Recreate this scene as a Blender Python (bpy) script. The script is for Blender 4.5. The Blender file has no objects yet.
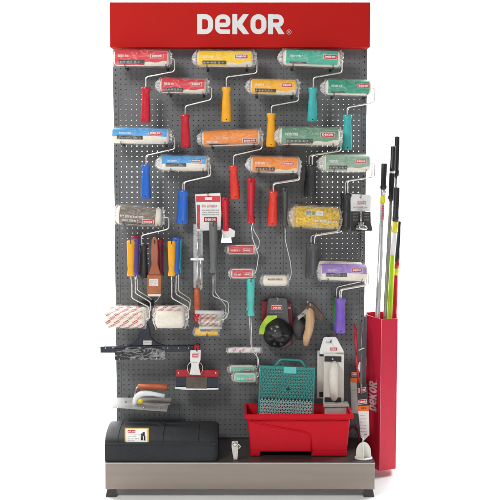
import bpy, math, random
from mathutils import Vector, Matrix, noise
rad = math.radians
random.seed(11)
S = bpy.context.scene
COL = S.collection

# ------------------------------------------------------------------ camera
TP = 0.1
CP, SP = 1 / math.sqrt(1 + TP * TP), TP / math.sqrt(1 + TP * TP)
F, CZ, CY = 1125.0, 1.36, -4.5
cam = bpy.data.cameras.new('camera')
co = bpy.data.objects.new('camera', cam)
COL.objects.link(co)
co.location = (0, CY, CZ)
co.rotation_euler = (rad(90) - math.atan(TP), 0, 0)
cam.lens = 36 * F / 500
cam.sensor_width = 36
cam.shift_x = 0.02
cam.clip_end = 100
S.camera = co
S.render.resolution_x = S.render.resolution_y = 1024

# ------------------------------------------------------------------ world, lamps, exposure
W = bpy.data.worlds.new('World')
S.world = W
W.use_nodes = True
bg = W.node_tree.nodes['Background']
bg.inputs[0].default_value = (1, 1, 1, 1)
bg.inputs[1].default_value = 0.18
S.view_settings.view_transform = 'Standard'
S.view_settings.look = 'None'
S.view_settings.exposure = 0
S.view_settings.gamma = 1


def lamp(name, loc, target, size, power, col=(1, 1, 1), sy=None):
    l = bpy.data.lights.new(name, 'AREA')
    l.energy = power
    l.color = col
    l.size = size
    if sy:
        l.shape = 'RECTANGLE'
        l.size_y = sy
    o = bpy.data.objects.new(name, l)
    COL.objects.link(o)
    o.location = loc
    o.rotation_euler = (Vector(target) - Vector(loc)).to_track_quat('-Z', 'Y').to_euler()
    return o


lamp('key_softbox', (-1.7, -2.5, 3.1), (0, 0, 1.2), 0.85, 76, (1, 0.985, 0.96))
lamp('fill_softbox', (2.8, -3.6, 1.9), (0, 0, 0.8), 1.6, 9)
lamp('added_floor_fill', (0, -4.1, 0.8), (0, -.3, 0.0), 2.6, 14, sy=0.7)  # added low lamp, brightens the floor under the base
lamp('backdrop_lamp', (-2.2, 0.9, 2.6), (-0.6, 3.4, 0.9), 1.2, 190)
lamp('backdrop_lamp', (2.2, 0.9, 2.6), (0.6, 3.4, 0.9), 1.2, 190)
lamp('backdrop_lamp', (0, 1.3, 3.2), (0, 1.3, 0), 2.8, 190, sy=1.0)


# ------------------------------------------------------------------ picture position -> place in the shop display
def P(px, py, Y):
    u, v = (px - 240) / F, (250 - py) / F
    t = (Y - CY) / (CP + v * SP)
    return Vector((t * u, Y, CZ + t * (-SP + v * CP)))


def G(px, py, z):
    u, v = (px - 240) / F, (250 - py) / F
    t = (z - CZ) / (-SP + v * CP)
    return Vector((t * u, CY + t * (CP + v * SP), z))


def K(Y):
    return (Y - CY) / F


# ------------------------------------------------------------------ materials
MATS = {}


def mat(name, col, rough=0.5, metal=0.0, var=0.06, nscale=40, bump=0.0, bscale=200, spec=0.5, alpha=1, trans=0, stretch=None, coat=0, sheen=0):
    if name in MATS:
        return MATS[name]
    m = bpy.data.materials.new(name)
    m.use_nodes = True
    nt = m.node_tree
    b = nt.nodes['Principled BSDF']
    b.inputs['Roughness'].default_value = rough
    b.inputs['Metallic'].default_value = metal
    b.inputs['Specular IOR Level'].default_value = spec
    b.inputs['Coat Weight'].default_value = coat
    b.inputs['Sheen Weight'].default_value = sheen
    b.inputs['Transmission Weight'].default_value = trans
    tc = nt.nodes.new('ShaderNodeTexCoord')
    mp = nt.nodes.new('ShaderNodeMapping')
    nt.links.new(tc.outputs['Object'], mp.inputs[0])
    if stretch:
        mp.inputs['Scale'].default_value = stretch
    n = nt.nodes.new('ShaderNodeTexNoise')
    n.inputs['Scale'].default_value = nscale
    n.inputs['Detail'].default_value = 5
    nt.links.new(mp.outputs[0], n.inputs['Vector'])
    r = nt.nodes.new('ShaderNodeValToRGB')
    a = [max(0, c * (1 - var * 1.6)) for c in col]
    d = [min(1, c * (1 + var * 1.6)) for c in col]
    r.color_ramp.elements[0].color = (*a, 1)
    r.color_ramp.elements[1].color = (*d, 1)
    r.color_ramp.elements[0].position = 0.3
    r.color_ramp.elements[1].position = 0.7
    nt.links.new(n.outputs['Fac'], r.inputs[0])
    nt.links.new(r.outputs[0], b.inputs['Base Color'])
    rr = nt.nodes.new('ShaderNodeMapRange')
    rr.inputs[3].default_value = max(0.02, rough - 0.08)
    rr.inputs[4].default_value = min(1, rough + 0.1)
    nt.links.new(n.outputs['Fac'], rr.inputs[0])
    nt.links.new(rr.outputs[0], b.inputs['Roughness'])
    if bump:
        n2 = nt.nodes.new('ShaderNodeTexNoise')
        n2.inputs['Scale'].default_value = bscale
        n2.inputs['Detail'].default_value = 4
        nt.links.new(mp.outputs[0], n2.inputs['Vector'])
        bp = nt.nodes.new('ShaderNodeBump')
        bp.inputs['Strength'].default_value = bump
        bp.inputs['Distance'].default_value = 0.002
        nt.links.new(n2.outputs['Fac'], bp.inputs['Height'])
        nt.links.new(bp.outputs[0], b.inputs['Normal'])
    if alpha < 1:
        b.inputs['Alpha'].default_value = alpha
    MATS[name] = m
    return m


def s2l(r, g, b):
    f = lambda c: ((c / 255 + 0.055) / 1.055) ** 2.4 if c > 10 else c / 255 / 12.92
    return (f(r), f(g), f(b))


def film_mat(name, lo, hi, scale=70):
    m = bpy.data.materials.new(name)
    m.use_nodes = True
    nt = m.node_tree
    b = nt.nodes['Principled BSDF']
    b.inputs['Base Color'].default_value = (1, 1, 1, 1)
    b.inputs['Roughness'].default_value = 0.1
    tc = nt.nodes.new('ShaderNodeTexCoord')
    mp = nt.nodes.new('ShaderNodeMapping')
    mp.inputs['Scale'].default_value = (0.6, 1, 1.5)
    nt.links.new(tc.outputs['Object'], mp.inputs[0])
    n = nt.nodes.new('ShaderNodeTexNoise')
    n.inputs['Scale'].default_value = scale
    n.inputs['Detail'].default_value = 1.5
    n.inputs['Distortion'].default_value = 1.2
    nt.links.new(mp.outputs[0], n.inputs['Vector'])
    r = nt.nodes.new('ShaderNodeValToRGB')
    e = r.color_ramp.elements
    e[0].position, e[0].color = 0.46, (lo, lo, lo, 1)
    e[1].position, e[1].color = 0.51, (hi, hi, hi, 1)
    x = r.color_ramp.elements.new(0.56)
    x.color = (lo, lo, lo, 1)
    nt.links.new(n.outputs['Fac'], r.inputs[0])
    nt.links.new(r.outputs[0], b.inputs['Alpha'])
    bp = nt.nodes.new('ShaderNodeBump')
    bp.inputs['Strength'].default_value = 0.9
    bp.inputs['Distance'].default_value = 0.004
    nt.links.new(n.outputs['Fac'], bp.inputs['Height'])
    nt.links.new(bp.outputs[0], b.inputs['Normal'])
    MATS[name] = m
    return m


def vgrad(m):
    return m


FILM = film_mat('clear_film', .04, .2, 24)
FILM_END = film_mat('gathered_film', .2, .8, 70)
FILM_DARK = film_mat('tight_film', .01, .3, 26)
blister = mat('blister_plastic', (0.85, 0.86, 0.87), 0.1, var=0.02, alpha=0.22, bump=0.3, bscale=60)
white = mat('white_print', s2l(238, 238, 236), 0.5, var=0.02)
card = mat('white_card', s2l(232, 232, 230), 0.55, var=0.03, nscale=15)
black = mat('black_plastic', s2l(34, 35, 38), 0.38, var=0.15)
dark = mat('dark_print', s2l(52, 50, 46), 0.5, var=0.2, nscale=300)
greyp = mat('grey_print', s2l(150, 150, 145), 0.5, var=0.2, nscale=200)
logored = mat('logo_red', s2l(196, 30, 36), 0.45, var=0.04)
steel = mat('galvanised_wire', (0.84, 0.83, 0.80), 0.34, 1.0, var=0.08, nscale=90)
chrome = mat('chromed_steel', (0.7, 0.7, 0.7), 0.2, 1.0, var=0.1, nscale=50)
nap = mat('woven_nap', s2l(236, 229, 214), 0.95, var=0.03, nscale=90, bump=0.1, bscale=120, sheen=0.3)
hole = mat('hole_black', (0.012, 0.012, 0.012), 0.8, var=0)

HC = {}
for k, c in dict(red=(196, 26, 44), yellow=(240, 170, 30), teal=(64, 178, 176), blue=(38, 100, 196), orangered=(222, 56, 42),
                 black=(40, 41, 44), grey=(74, 76, 78), midgrey=(104, 107, 106), violet=(122, 88, 190), green=(60, 150, 62), crimson=(128, 20, 40),
                 purple=(84, 70, 150), lightteal=(84, 194, 186), brown=(164, 92, 60)).items():
    HC[k] = mat('handle_' + k, s2l(*c), 0.34, var=0.05, nscale=25, coat=0.2)
LC = {}
for k, c in dict(red=(216, 44, 56), yellow=(250, 200, 14), amber=(246, 178, 30), teal=(64, 178, 150), deepteal=(30, 152, 122), sky=(70, 158, 220), orange=(240, 140, 40),
                 sage=(104, 150, 122), palesage=(140, 172, 148), taupe=(116, 104, 90), lavender=(160, 128, 204), palered=(212, 70, 76), cream=(206, 196, 176), mint=(110, 196, 172),
                 gold=(236, 188, 30)).items():
    LC[k] = mat('label_' + k, s2l(*c), 0.42, var=0.07, nscale=35, bump=0.15, bscale=60)


# ------------------------------------------------------------------ mesh builder
class MB:
    def __init__(s):
        s.v, s.f, s.m, s.s, s.mats = [], [], [], [], []

    def mi(s, m):
        if m not in s.mats:
            s.mats.append(m)
        return s.mats.index(m)

    def add(s, vs, fs, m, smooth=False):
        o = len(s.v)
        i = s.mi(m)
        s.v += [Vector(p) for p in vs]
        for f in fs:
            s.f.append([a + o for a in f])
            s.m.append(i)
            s.s.append(smooth)
        return s

    def box(s, a, b, m):
        x0, x1 = sorted((a[0], b[0])); y0, y1 = sorted((a[1], b[1])); z0, z1 = sorted((a[2], b[2]))
        return s.add([(x0, y0, z0), (x1, y0, z0), (x1, y1, z0), (x0, y1, z0), (x0, y0, z1), (x1, y0, z1), (x1, y1, z1), (x0, y1, z1)],
                     [(0, 3, 2, 1), (4, 5, 6, 7), (0, 1, 5, 4), (1, 2, 6, 5), (2, 3, 7, 6), (3, 0, 4, 7)], m)

    def grid(s, fn, nu, nv, m, smooth=True):
        vs = [fn(i / nu, j / nv) for j in range(nv + 1) for i in range(nu + 1)]
        fs = [(j * (nu + 1) + i, j * (nu + 1) + i + 1, (j + 1) * (nu + 1) + i + 1, (j + 1) * (nu + 1) + i) for j in range(nv) for i in range(nu)]
        return s.add(vs, fs, m, smooth)

    def tube(s, pts, r, m, n=10, closed=False):
        pts = [Vector(p) for p in pts]
        rs = r if isinstance(r, (list, tuple)) else [r] * len(pts)
        N = len(pts)
        T = []
        for i in range(N):
            if closed:
                T.append((pts[(i + 1) % N] - pts[i - 1]).normalized())
            else:
                T.append((pts[min(i + 1, N - 1)] - pts[max(i - 1, 0)]).normalized())
        up = Vector((0, 1, 0)) if abs(T[0].y) < 0.9 else Vector((1, 0, 0))
        vs = []
        nrm = (up - T[0] * up.dot(T[0])).normalized()
        for i in range(N):
            nrm = (nrm - T[i] * nrm.dot(T[i])).normalized()
            bn = T[i].cross(nrm)
            for k in range(n):
                a = 2 * math.pi * k / n
                vs.append(pts[i] + (nrm * math.cos(a) + bn * math.sin(a)) * rs[i])
        fs = []
        for i in range(N if closed else N - 1):
            j = (i + 1) % N
            for k in range(n):
                fs.append((i * n + k, i * n + (k + 1) % n, j * n + (k + 1) % n, j * n + k))
        if not closed:
            fs.append(tuple(range(n))[::-1])
            fs.append(tuple((N - 1) * n + k for k in range(n)))
        return s.add(vs, fs, m, True)

    def lathe(s, p0, p1, prof, m, n=20, flat=1.0, smooth=True):
        p0, p1 = Vector(p0), Vector(p1)
        ax = (p1 - p0)
        L = ax.length
        t = ax.normalized()
        e2 = Vector((0, 1, 0)) if abs(t.y) < 0.9 else Vector((0, 0, 1))
        e2 = (e2 - t * e2.dot(t)).normalized()
        e1 = t.cross(e2)
        vs = []
        for (q, r) in prof:
            for k in range(n):
                a = 2 * math.pi * k / n
                vs.append(p0 + t * (q * L) + e1 * (math.cos(a) * r) + e2 * (math.sin(a) * r * flat))
        fs = []
        for i in range(len(prof) - 1):
            for k in range(n):
                fs.append((i * n + k, i * n + (k + 1) % n, (i + 1) * n + (k + 1) % n, (i + 1) * n + k))
        fs.append(tuple(range(n))[::-1])
        fs.append(tuple((len(prof) - 1) * n + k for k in range(n)))
        return s.add(vs, fs, m, smooth)

    def prism(s, pts, fn, w0, w1, m):
        n = len(pts)
        vs = [fn(u, v, w0) for u, v in pts] + [fn(u, v, w1) for u, v in pts]
        fs = [tuple(range(n)), tuple(range(2 * n - 1, n - 1, -1))]
        for i in range(n):
            j = (i + 1) % n
            fs.append((j, i, n + i, n + j))
        return s.add(vs, fs, m)

    def build(s, name, parent=None, origin=None, bevel=0, seg=2):
        me = bpy.data.meshes.new(name)
        o = bpy.data.objects.new(name, me)
        org = Vector(origin) if origin is not None else Vector((0, 0, 0))
        if parent is not None:
            o.parent = parent
            org = parent['_org'] if '_org' in parent else (0, 0, 0)
            org = Vector(org)
        else:
            o.location = org
        me.from_pydata([tuple(v - org) for v in s.v], [], s.f)
        for m in s.mats:
            me.materials.append(m)
        me.polygons.foreach_set('material_index', s.m)
        me.polygons.foreach_set('use_smooth', s.s)
        me.update()
        COL.objects.link(o)
        o['_org'] = tuple(org)
        if bevel:
            b = o.modifiers.new('bevel', 'BEVEL')
            b.width = bevel
            b.segments = seg
            b.limit_method = 'ANGLE'
            b.angle_limit = rad(40)
        return o


ROOTS = []


def thing(name, label, cat, loc, group=None):
    o = bpy.data.objects.new(name, None)
    COL.objects.link(o)
    o.location = loc
    o.empty_display_size = 0.02
    o['_org'] = tuple(loc)
    tag(o, label, cat, group)
    ROOTS.append(o)
    return o


def tag(o, label, cat, group=None):
    o['label'] = label
    o['category'] = cat
    if group:
        o['group'] = group
    return o


def dup(root, off, label):
    """a copy of a thing with copies of its parts and their sub-parts"""
    r = root.copy(); COL.objects.link(r)
    r.location = Vector(root.location) + Vector(off)
    r['label'] = label
    for ch in list(root.children):
        c = ch.copy(); COL.objects.link(c); c.parent = r
        for g in list(ch.children):
            d = g.copy(); COL.objects.link(d); d.parent = c
    return r


def fillet(pts, r, n=5):
    pts = [Vector(p) for p in pts]
    out = [pts[0]]
    for i in range(1, len(pts) - 1):
        a, b, c = pts[i - 1], pts[i], pts[i + 1]
        d1, d2 = (a - b), (c - b)
        q = min(r, d1.length * 0.45, d2.length * 0.45)
        p1, p2 = b + d1.normalized() * q, b + d2.normalized() * q
        for k in range(n + 1):
            t = k / n
            out.append(p1 * (1 - t) ** 2 + b * 2 * t * (1 - t) + p2 * t * t)
    out.append(pts[-1])
    return out


# ------------------------------------------------------------------ lettering D e K O R
def strip2(mb, path, w, fn, m, closed=False):
    N = len(path)
    L, Rr = [], []
    for i in range(N):
        p = Vector(path[i])
        a = Vector(path[i - 1]) if (closed or i) else None
        c = Vector(path[(i + 1) % N]) if (closed or i < N - 1) else None
        d1 = (p - a).normalized() if a is not None else None
        d2 = (c - p).normalized() if c is not None else None
        d1 = d1 or d2
        d2 = d2 or d1
        n1, n2 = Vector((-d1.y, d1.x)), Vector((-d2.y, d2.x))
        nn = (n1 + n2).normalized()
        k = w / 2 / max(0.4, nn.dot(n1))
        L.append(p + nn * k)
        Rr.append(p - nn * k)
    vs = [fn(*q) for q in L] + [fn(*q) for q in Rr]
    fs = []
    for i in range(N if closed else N - 1):
        j = (i + 1) % N
        fs.append((i, N + i, N + j, j))
    mb.add(vs, fs, m)


def arc2(b, e1, e2, n):
    c = b + e1 + e2
    res = []
    for k in range(n + 1):
        t = math.pi / 2 * k / n
        v = c - e2 * math.cos(t) - e1 * math.sin(t)
        res.append((v.x, v.y))
    return res


def f2(pts, r, n):
    rs = r if isinstance(r, list) else [r] * len(pts)
    out = [pts[0]]
    for i in range(1, len(pts) - 1):
        a, b, c = Vector(pts[i - 1]), Vector(pts[i]), Vector(pts[i + 1])
        d1, d2 = a - b, c - b
        q = min(rs[i], d1.length * 0.49, d2.length * 0.49)
        out += arc2(b, d1.normalized() * q, d2.normalized() * q, n)
    return out + [pts[-1]]


def closed2(pts, rs, n):
    out = []
    N = len(pts)
    for i in range(N):
        a, b, c = Vector(pts[i - 1]), Vector(pts[i]), Vector(pts[(i + 1) % N])
        d1, d2 = a - b, c - b
        q = min(rs[i], d1.length * 0.49, d2.length * 0.49)
        if rs[i] == 0:
            out.append((b.x, b.y))
            continue
        p1, p2 = b + d1.normalized() * q, b + d2.normalized() * q
        out += arc2(b, d1.normalized() * q, d2.normalized() * q, n)
    return out


def word(mb, fn, m, n=4, weight=0.27):
    """DeKOR in the unit square height 1, total width 4.36; fn maps (u, v) to a point"""
    w = weight
    Wd = 0.80
    gap = 0.085
    x = 0
    h = w / 2

    def sh(f, x):
        return lambda u, v: f(u + x, v)
    g = sh(fn, x)      # D
    strip2(mb, closed2([(h, h), (Wd - h, h), (Wd - h, 1 - h), (h, 1 - h)], [0, 0.3, 0.3, 0], n), w, g, m, True)
    x += Wd + gap; g = sh(fn, x)      # e as tall as the capitals
    th = w * 0.78
    strip2(mb, f2([(h + w * .45, 0.46), (Wd - h, 0.46), (Wd - h, 1 - h), (h, 1 - h), (h, h), (Wd - 0.03, h)], [0, .135, .24, .24, .24, 0], n), w * 0.9, g, m)
    x += Wd + gap; g = sh(fn, x)      # K
    strip2(mb, [(h, 0), (h, 1)], w, g, m)
    KW = 0.84
    pts = [(w, 0.36), (w, 0.64), (KW - 0.30, 1), (KW - 0.01, 1), (0.50, 0.5), (KW + 0.02, 0), (KW - 0.29, 0)]
    vs = [g(a, b) for a, b in pts]
    mb.add(vs, [(0, 1, 4), (1, 2, 3, 4)[::1], (0, 4, 5, 6)], m)
    x += KW + gap * 0.9; g = sh(fn, x)      # O
    strip2(mb, closed2([(h, h), (Wd - h, h), (Wd - h, 1 - h), (h, 1 - h)], [0.28] * 4, n), w, g, m, True)
    x += Wd + gap; g = sh(fn, x)      # R
    strip2(mb, [(h, 0), (h, 1)], w, g, m)
    strip2(mb, f2([(w + 0.001, 1 - h), (Wd - h, 1 - h), (Wd - h, 0.46), (w + 0.001, 0.46)], 0.2, n), w * 0.92, g, m)
    b0 = 0.46 - w * 0.46
    mb.add([g(0.34, b0 - .001), g(0.36 + w, b0 - .001), g(Wd + 0.04, 0), g(Wd - w - 0.02, 0)], [(0, 1, 2, 3)], m)
    return x + Wd


WL = 0.80 * 4 + 0.84 + 0.085 * 3.9


def rect(mb, fn, u0, u1, v0, v1, m, nu=1, nv=1):
    mb.grid(lambda a, b: fn(u0 + (u1 - u0) * a, v0 + (v1 - v0) * b), nu, nv, m, True)


def logo(mb, fn, u0, u1, v0, v1, lift, red=logored, ink=white, outline=True, nv=3, asp=1.0):
    """red box with the white word; fn(u, v, lift)"""
    if outline:
        b = (v1 - v0) * 0.09
        c = b / asp
        rect(mb, lambda u, v: fn(u, v, lift), u0 - c, u1 + c, v0 - b, v1 + b, ink, 2, nv)
    rect(mb, lambda u, v: fn(u, v, lift * 2), u0, u1, v0, v1, red, 2, nv)
    hgt = (v1 - v0) * 0.5
    k = (u1 - u0) * 0.8 / WL
    uo = u0 + (u1 - u0) * 0.1
    vo = (v0 + v1) / 2 - hgt / 2
    word(mb, lambda u, v: fn(uo + u * k, vo + v * hgt, lift * 3), ink, 1, 0.24)


def scribble(mb, fn, u0, u1, v0, v1, m, rnd, lift, pitch=None):
    """a row of tiny letterforms: printed words too small to read"""
    h = (v1 - v0) * .72
    p = pitch or (v1 - v0) * 0.55
    u = u0
    t_ = h * .24
    word_left = rnd.randint(3, 7)
    if fn(u0, v1, lift).z < fn(u0, v0, lift).z:
        R_ = lambda a, b, c, d: rect(mb, lambda x, y: fn(x, y, lift), a, b, v1 - c, v1 - d, m)
    else:
        R_ = lambda a, b, c, d: rect(mb, lambda x, y: fn(x, y, lift), a, b, v0 + c, v0 + d, m)
    while u < u1 - p * 0.5:
        if word_left == 0:
            word_left = rnd.randint(3, 7)
            u += p * .6
            continue
        word_left -= 1
        g = rnd.choice('onielrh')
        w_ = p * .74
        s_ = w_ * .3
        if g == 'i':
            R_(u, u + s_, 0, h); u += p * .5; continue
        if g == 'l':
            R_(u, u + s_, 0, h * 1.38); u += p * .5; continue
        R_(u, u + s_, 0, h * (1.38 if g == 'h' else 1))
        R_(u + s_, u + w_, h - t_, h)
        if g in 'onh':
            R_(u + w_ - s_, u + w_, 0, h - t_)
        if g == 'o':
            R_(u + s_, u + w_ - s_, 0, t_)
        if g == 'e':
            R_(u + s_, u + w_, 0, t_); R_(u + s_, u + w_, h * .4, h * .4 + t_ * .8)
        u += p


# ================================================================== THE SETTING
def backdrop():
    mb = MB()
    prof = [(-9, 0)] + [(1.9 + 1.2 * math.sin(rad(a)), 1.2 - 1.2 * math.cos(rad(a))) for a in range(0, 91, 6)] + [(3.1, 6)]
    prof = [(y, z) for y, z in prof]
    n = len(prof)
    vs = [(x, y, z) for y, z in prof for x in (-9, 9)]
    fs = [(2 * i, 2 * i + 1, 2 * i + 3, 2 * i + 2) for i in range(n - 1)]
    mb.add(vs, fs, mat('white_studio_paper', (0.9, 0.9, 0.9), 0.85, var=0.006, nscale=2), True)
    o = mb.build('backdrop')
    o['kind'] = 'structure'


backdrop()

# ================================================================== DISPLAY STAND
SZ = 0.137                      # top of the shelf
panelm = mat('powder_coated_panel', s2l(106, 108, 110), 0.42, var=0.05, nscale=9, bump=0.12, bscale=900)
redsign = mat('red_sign_face', s2l(182, 26, 22), 0.65, var=0.015, nscale=6, spec=.15)
brushed = mat('brushed_base_steel', s2l(148, 138, 130), 0.34, 0.65, var=0.045, nscale=22, stretch=(0.12, 1, 2.2), bump=0.05, bscale=600)
decksteel = mat('shelf_deck_steel', s2l(84, 80, 78), 0.3, 0.5, var=0.1, nscale=30, stretch=(0.3, 1, 1))
stand = thing('display_stand', 'tall grey perforated tool display stand with red header sign and steel base', 'display stand', (0, -0.1, 0))


def perforated(name, x0, x1, z0, z1, Y, pitch, r, th, pz=None, parent=stand):
    """a sheet with a real hole in every cell"""
    nx, nz = round((x1 - x0) / pitch), round((z1 - z0) / (pz or pitch))
    px_, pz_ = (x1 - x0) / nx, (z1 - z0) / nz
    vs, fs = [], []
    out8 = [(-.5, -.5), (0, -.5), (.5, -.5), (.5, 0), (.5, .5), (0, .5), (-.5, .5), (-.5, 0)]
    ang = [(math.cos(rad(a)), math.sin(rad(a))) for a in (225, 270, 315, 0, 45, 90, 135, 180)]
    for j in range(nz):
        for i in range(nx):
            cx, cz = x0 + (i + .5) * px_, z0 + (j + .5) * pz_
            o = len(vs)
            vs += [(cx + a * px_, Y, cz + b * pz_) for a, b in out8]
            vs += [(cx + a * r, Y, cz + b * r) for a, b in ang]
            vs += [(cx + a * r, Y + th, cz + b * r) for a, b in ang]
            for k in range(8):
                q = (k + 1) % 8
                fs.append((o + k, o + q, o + 8 + q, o + 8 + k))
                fs.append((o + 8 + k, o + 8 + q, o + 16 + q, o + 16 + k))
    mb = MB()
    mb.add(vs, fs, panelm)
    # folded rims
    e = 0.012
    for a, b in (((x0, z0), (x0, z1)), ((x1, z0), (x1, z1)), ((x0, z0), (x1, z0)), ((x0, z1), (x1, z1))):
        mb.add([(a[0], Y, a[1]), (b[0], Y, b[1]), (b[0], Y + e, b[1]), (a[0], Y + e, a[1])], [(0, 1, 2, 3)], panelm)
    return mb.build(name, parent)


zs = P(240, 286, 0).z
xs1, xs2 = P(283.5, 200, 0).x, P(197, 380, 0).x
HX = 0.503
ZT = P(240, 40, 0).z
g_ = 0.0012
ux = HX - 0.0205
PT = 0.0205
zm = SZ + 30 * PT if False else zs
# upper row and lower row of panels, split by seams
perforated('perforated_panel', -ux, xs1 - g_, zs + g_, ZT, 0, PT, 0.0023, 0.0015)
perforated('perforated_panel', xs1 + g_, ux, zs + g_, ZT, 0, PT, 0.0023, 0.0015)
perforated('perforated_panel', -ux, xs2 - g_, SZ + .004, zs - g_, 0, PT, 0.0023, 0.0015)
perforated('perforated_panel', xs2 + g_, ux, SZ + .004, zs - g_, 0, PT, 0.0023, 0.0015)
# rear sheets, unseen and added for light: backdrop shows where holes line up
# (spacing tuned so that chosen board areas get bright holes)
RPX, RPZ = PT * 1.0365, PT * 1.0195
ax_ = P(342, 190, 0).x
z_al0 = P(240, 178, 0).z
zb_ = zs + g_
pz_u = (ZT - zb_) / round((ZT - zb_) / PT)
z_al = zb_ + (round((z_al0 - zb_) / pz_u - .5) + .5) * pz_u
xb_ = xs1 + g_
px_r = (ux - xb_) / round((ux - xb_) / PT)
ax_ = xb_ + (round((ax_ - xb_) / px_r - .5) + .5) * px_r
wl_ = xs1 - g_ + ux
px_l = wl_ / round(wl_ / PT)
al_ = -ux + (round((P(143, 190, 0).x + ux) / px_l - .5) + .5) * px_l
RPX = (ax_ - al_) * 1.0138 / round((ax_ - al_) * 1.0138 / RPX)
xr_ = ax_ * 1.0138
nl = int((xr_ + HX - .012) / RPX)
nr = int((HX - .012 - xr_) / RPX)
x0r = xr_ - RPX * (nl + .5)
nu_ = int((ZT - .01 - (CZ + (z_al0 - CZ) * 1.0138)) / RPZ)
zr_ = CZ + (z_al - CZ) * 1.0138
nd_ = int((zr_ - zs - .03) / RPZ)
z0r = zr_ - RPZ * (nd_ + .5)
mb = MB()
mb.box((-HX + .003, .062, SZ), (HX - .003, .0645, z0r - .0005), panelm)  # added solid sheet blocks backdrop light, darkening the lower holes
mb.build('rear_light_block', stand)
perforated('rear_moire_panel', x0r, x0r + RPX * (nl + nr + 1), z0r, z0r + RPZ * (nu_ + nd_ + 1), 0.062, RPX, 0.0030, 0.0015, pz=RPZ)
mb = MB()  # added strips that stop backdrop light leaking at seams and bottom edge
mb.box((xs1 - .008, .0024, zs), (xs1 + .008, .02, ZT), panelm)
mb.box((xs2 - .008, .0024, SZ), (xs2 + .008, .02, zs), panelm)
mb.box((-ux, .0024, zs - .003), (ux, .0075, zs + .003), panelm)
mb.box((-ux, .004, SZ), (ux, .02, SZ + .012), panelm)
mb.build('seam_light_stop', stand)
for sx in (-1, 1):
    mb = MB()
    mb.box((sx * (ux + .0006), -0.001, 0.03), (sx * HX, 0.06, ZT), panelm)
    z = SZ + 0.02
    while z < ZT - 0.01:
        mb.box((sx * (HX - .0125), -0.0016, z), (sx * (HX - .0085), -0.0005, z + 0.0065), hole)
        z += PT * (1.5 if int(z * 1000) % 3 else 1.0)
    mb.build('upright', stand)

# header sign
mb = MB()
a, b = P(111.3, 2.2, -0.07), P(370.2, 48, -0.07)
b2 = P(370, 47.6, -0.07)
mb.box((-b2.x * 1.001, -0.07, b2.z), (b2.x * 1.001, 0.02, a.z), redsign)
hs = mb.build('header_sign', stand, bevel=0.0025)
mb = MB()
l0, l1 = P(197.2, 34.2, -0.0705), P(284, 14.2, -0.0705)
hh = l1.z - l0.z
kx = (l1.x - l0.x) / WL
lt = mat('header_lettering', s2l(222, 222, 222), 0.5, var=0.01)
word(mb, lambda u, v: (l0.x + u * kx, -0.0712, l0.z + v * hh), lt, 8, 0.25)
cx, cz, rr = P(289, 32, -0.07).x, P(289, 32, -0.07).z, 0.0085
ring = [(cx + rr * math.cos(2 * math.pi * i / 28), cz + rr * math.sin(2 * math.pi * i / 28)) for i in range(28)]
strip2(mb, ring, 0.0013, lambda u, v: (u, -0.0712, v), lt, True)
strip2(mb, [(cx - .003, cz - .0045), (cx - .003, cz + .0045)], 0.0013, lambda u, v: (u, -0.0712, v), lt)
strip2(mb, f2([(cx - .0023, cz + .004), (cx + .003, cz + .004), (cx + .003, cz - .0002), (cx - .0023, cz - .0002)], 0.002, 3), 0.0012, lambda u, v: (u, -0.0712, v), lt)
strip2(mb, [(cx, cz - .001), (cx + .0033, cz - .0045)], 0.0012, lambda u, v: (u, -0.0712, v), lt)
mb.build('lettering', hs)

# base
BX, BY = 0.511, -0.34
mb = MB()
mb.box((-BX, BY, 0.03), (BX, BY + 0.02, SZ - 0.0022), brushed)
mb.box((-BX, BY + .0202, 0.03), (-BX + .02, 0.3, SZ - 0.0022), brushed)
mb.box((BX - .02, BY + .0202, 0.03), (BX, 0.3, SZ - 0.0022), brushed)
mb.build('base_panel', stand, bevel=0.0018)
mb = MB()
mb.box((-BX, BY, SZ - 0.002), (BX, 0.3, SZ), decksteel)
mb.box((-BX - .0003, BY - .0006, SZ - 0.006), (BX + .0003, BY - .0002, SZ - .0032), mat('pale_edge_steel', s2l(200, 196, 190), .35, .5))  # thin paler strip along the front edge
mb.build('shelf_deck', stand)
for sx in (-1, 1):
    for Y in (BY + 0.022, 0.2):
        mb = MB()
        c = Vector((sx * (BX - 0.021), Y, 0))
        vs = []
        for (z, h, hy) in ((0, .0205, .021), (0.008, .0195, .02), (0.029, .015, .017)):
            vs += [c + Vector((-h, -hy, z)), c + Vector((h, -hy, z)), c + Vector((h, hy, z)), c + Vector((-h, hy, z))]
        fs = [(0, 3, 2, 1), (8, 9, 10, 11)]
        for l in (0, 4):
            for k in range(4):
                q = (k + 1) % 4
                fs.append((l + k, l + q, l + 4 + q, l + 4 + k))
        mb.add(vs, fs, mat('dark_foot_plastic', s2l(58, 50, 46), 0.45, var=0.1))
        mb.build('foot', stand)

# ================================================================== PAINT ROLLERS
RG = 'packed paint rollers hung on the perforated board'
HG = 'wire hooks carrying the goods'
hookm = mat('dark_hook_wire', s2l(60, 58, 56), 0.3, 0.8, var=0.1)


def hook(px, py, Y0, label, shiny=False):
    """peg from a back plate out to Y0 with an upturned tip; (px, py) is its tip foot as seen"""
    p = P(px, py, Y0)
    r = thing('wire_hook', label, 'hook', (p.x, 0, p.z), HG)
    m = steel if shiny else hookm
    mb = MB()
    mb.tube(fillet([(p.x, -0.002, p.z), (p.x, Y0, p.z), (p.x, Y0 - 0.004, p.z + 0.014)], 0.006), 0.0017, m, 8)
    mb.build('peg', r)
    mb = MB()
    mb.box((p.x - .0045, -0.0042, p.z - .006), (p.x + .0045, -0.0012, p.z + .006), m)
    mb.build('back_plate', r, bevel=0.001)


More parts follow.
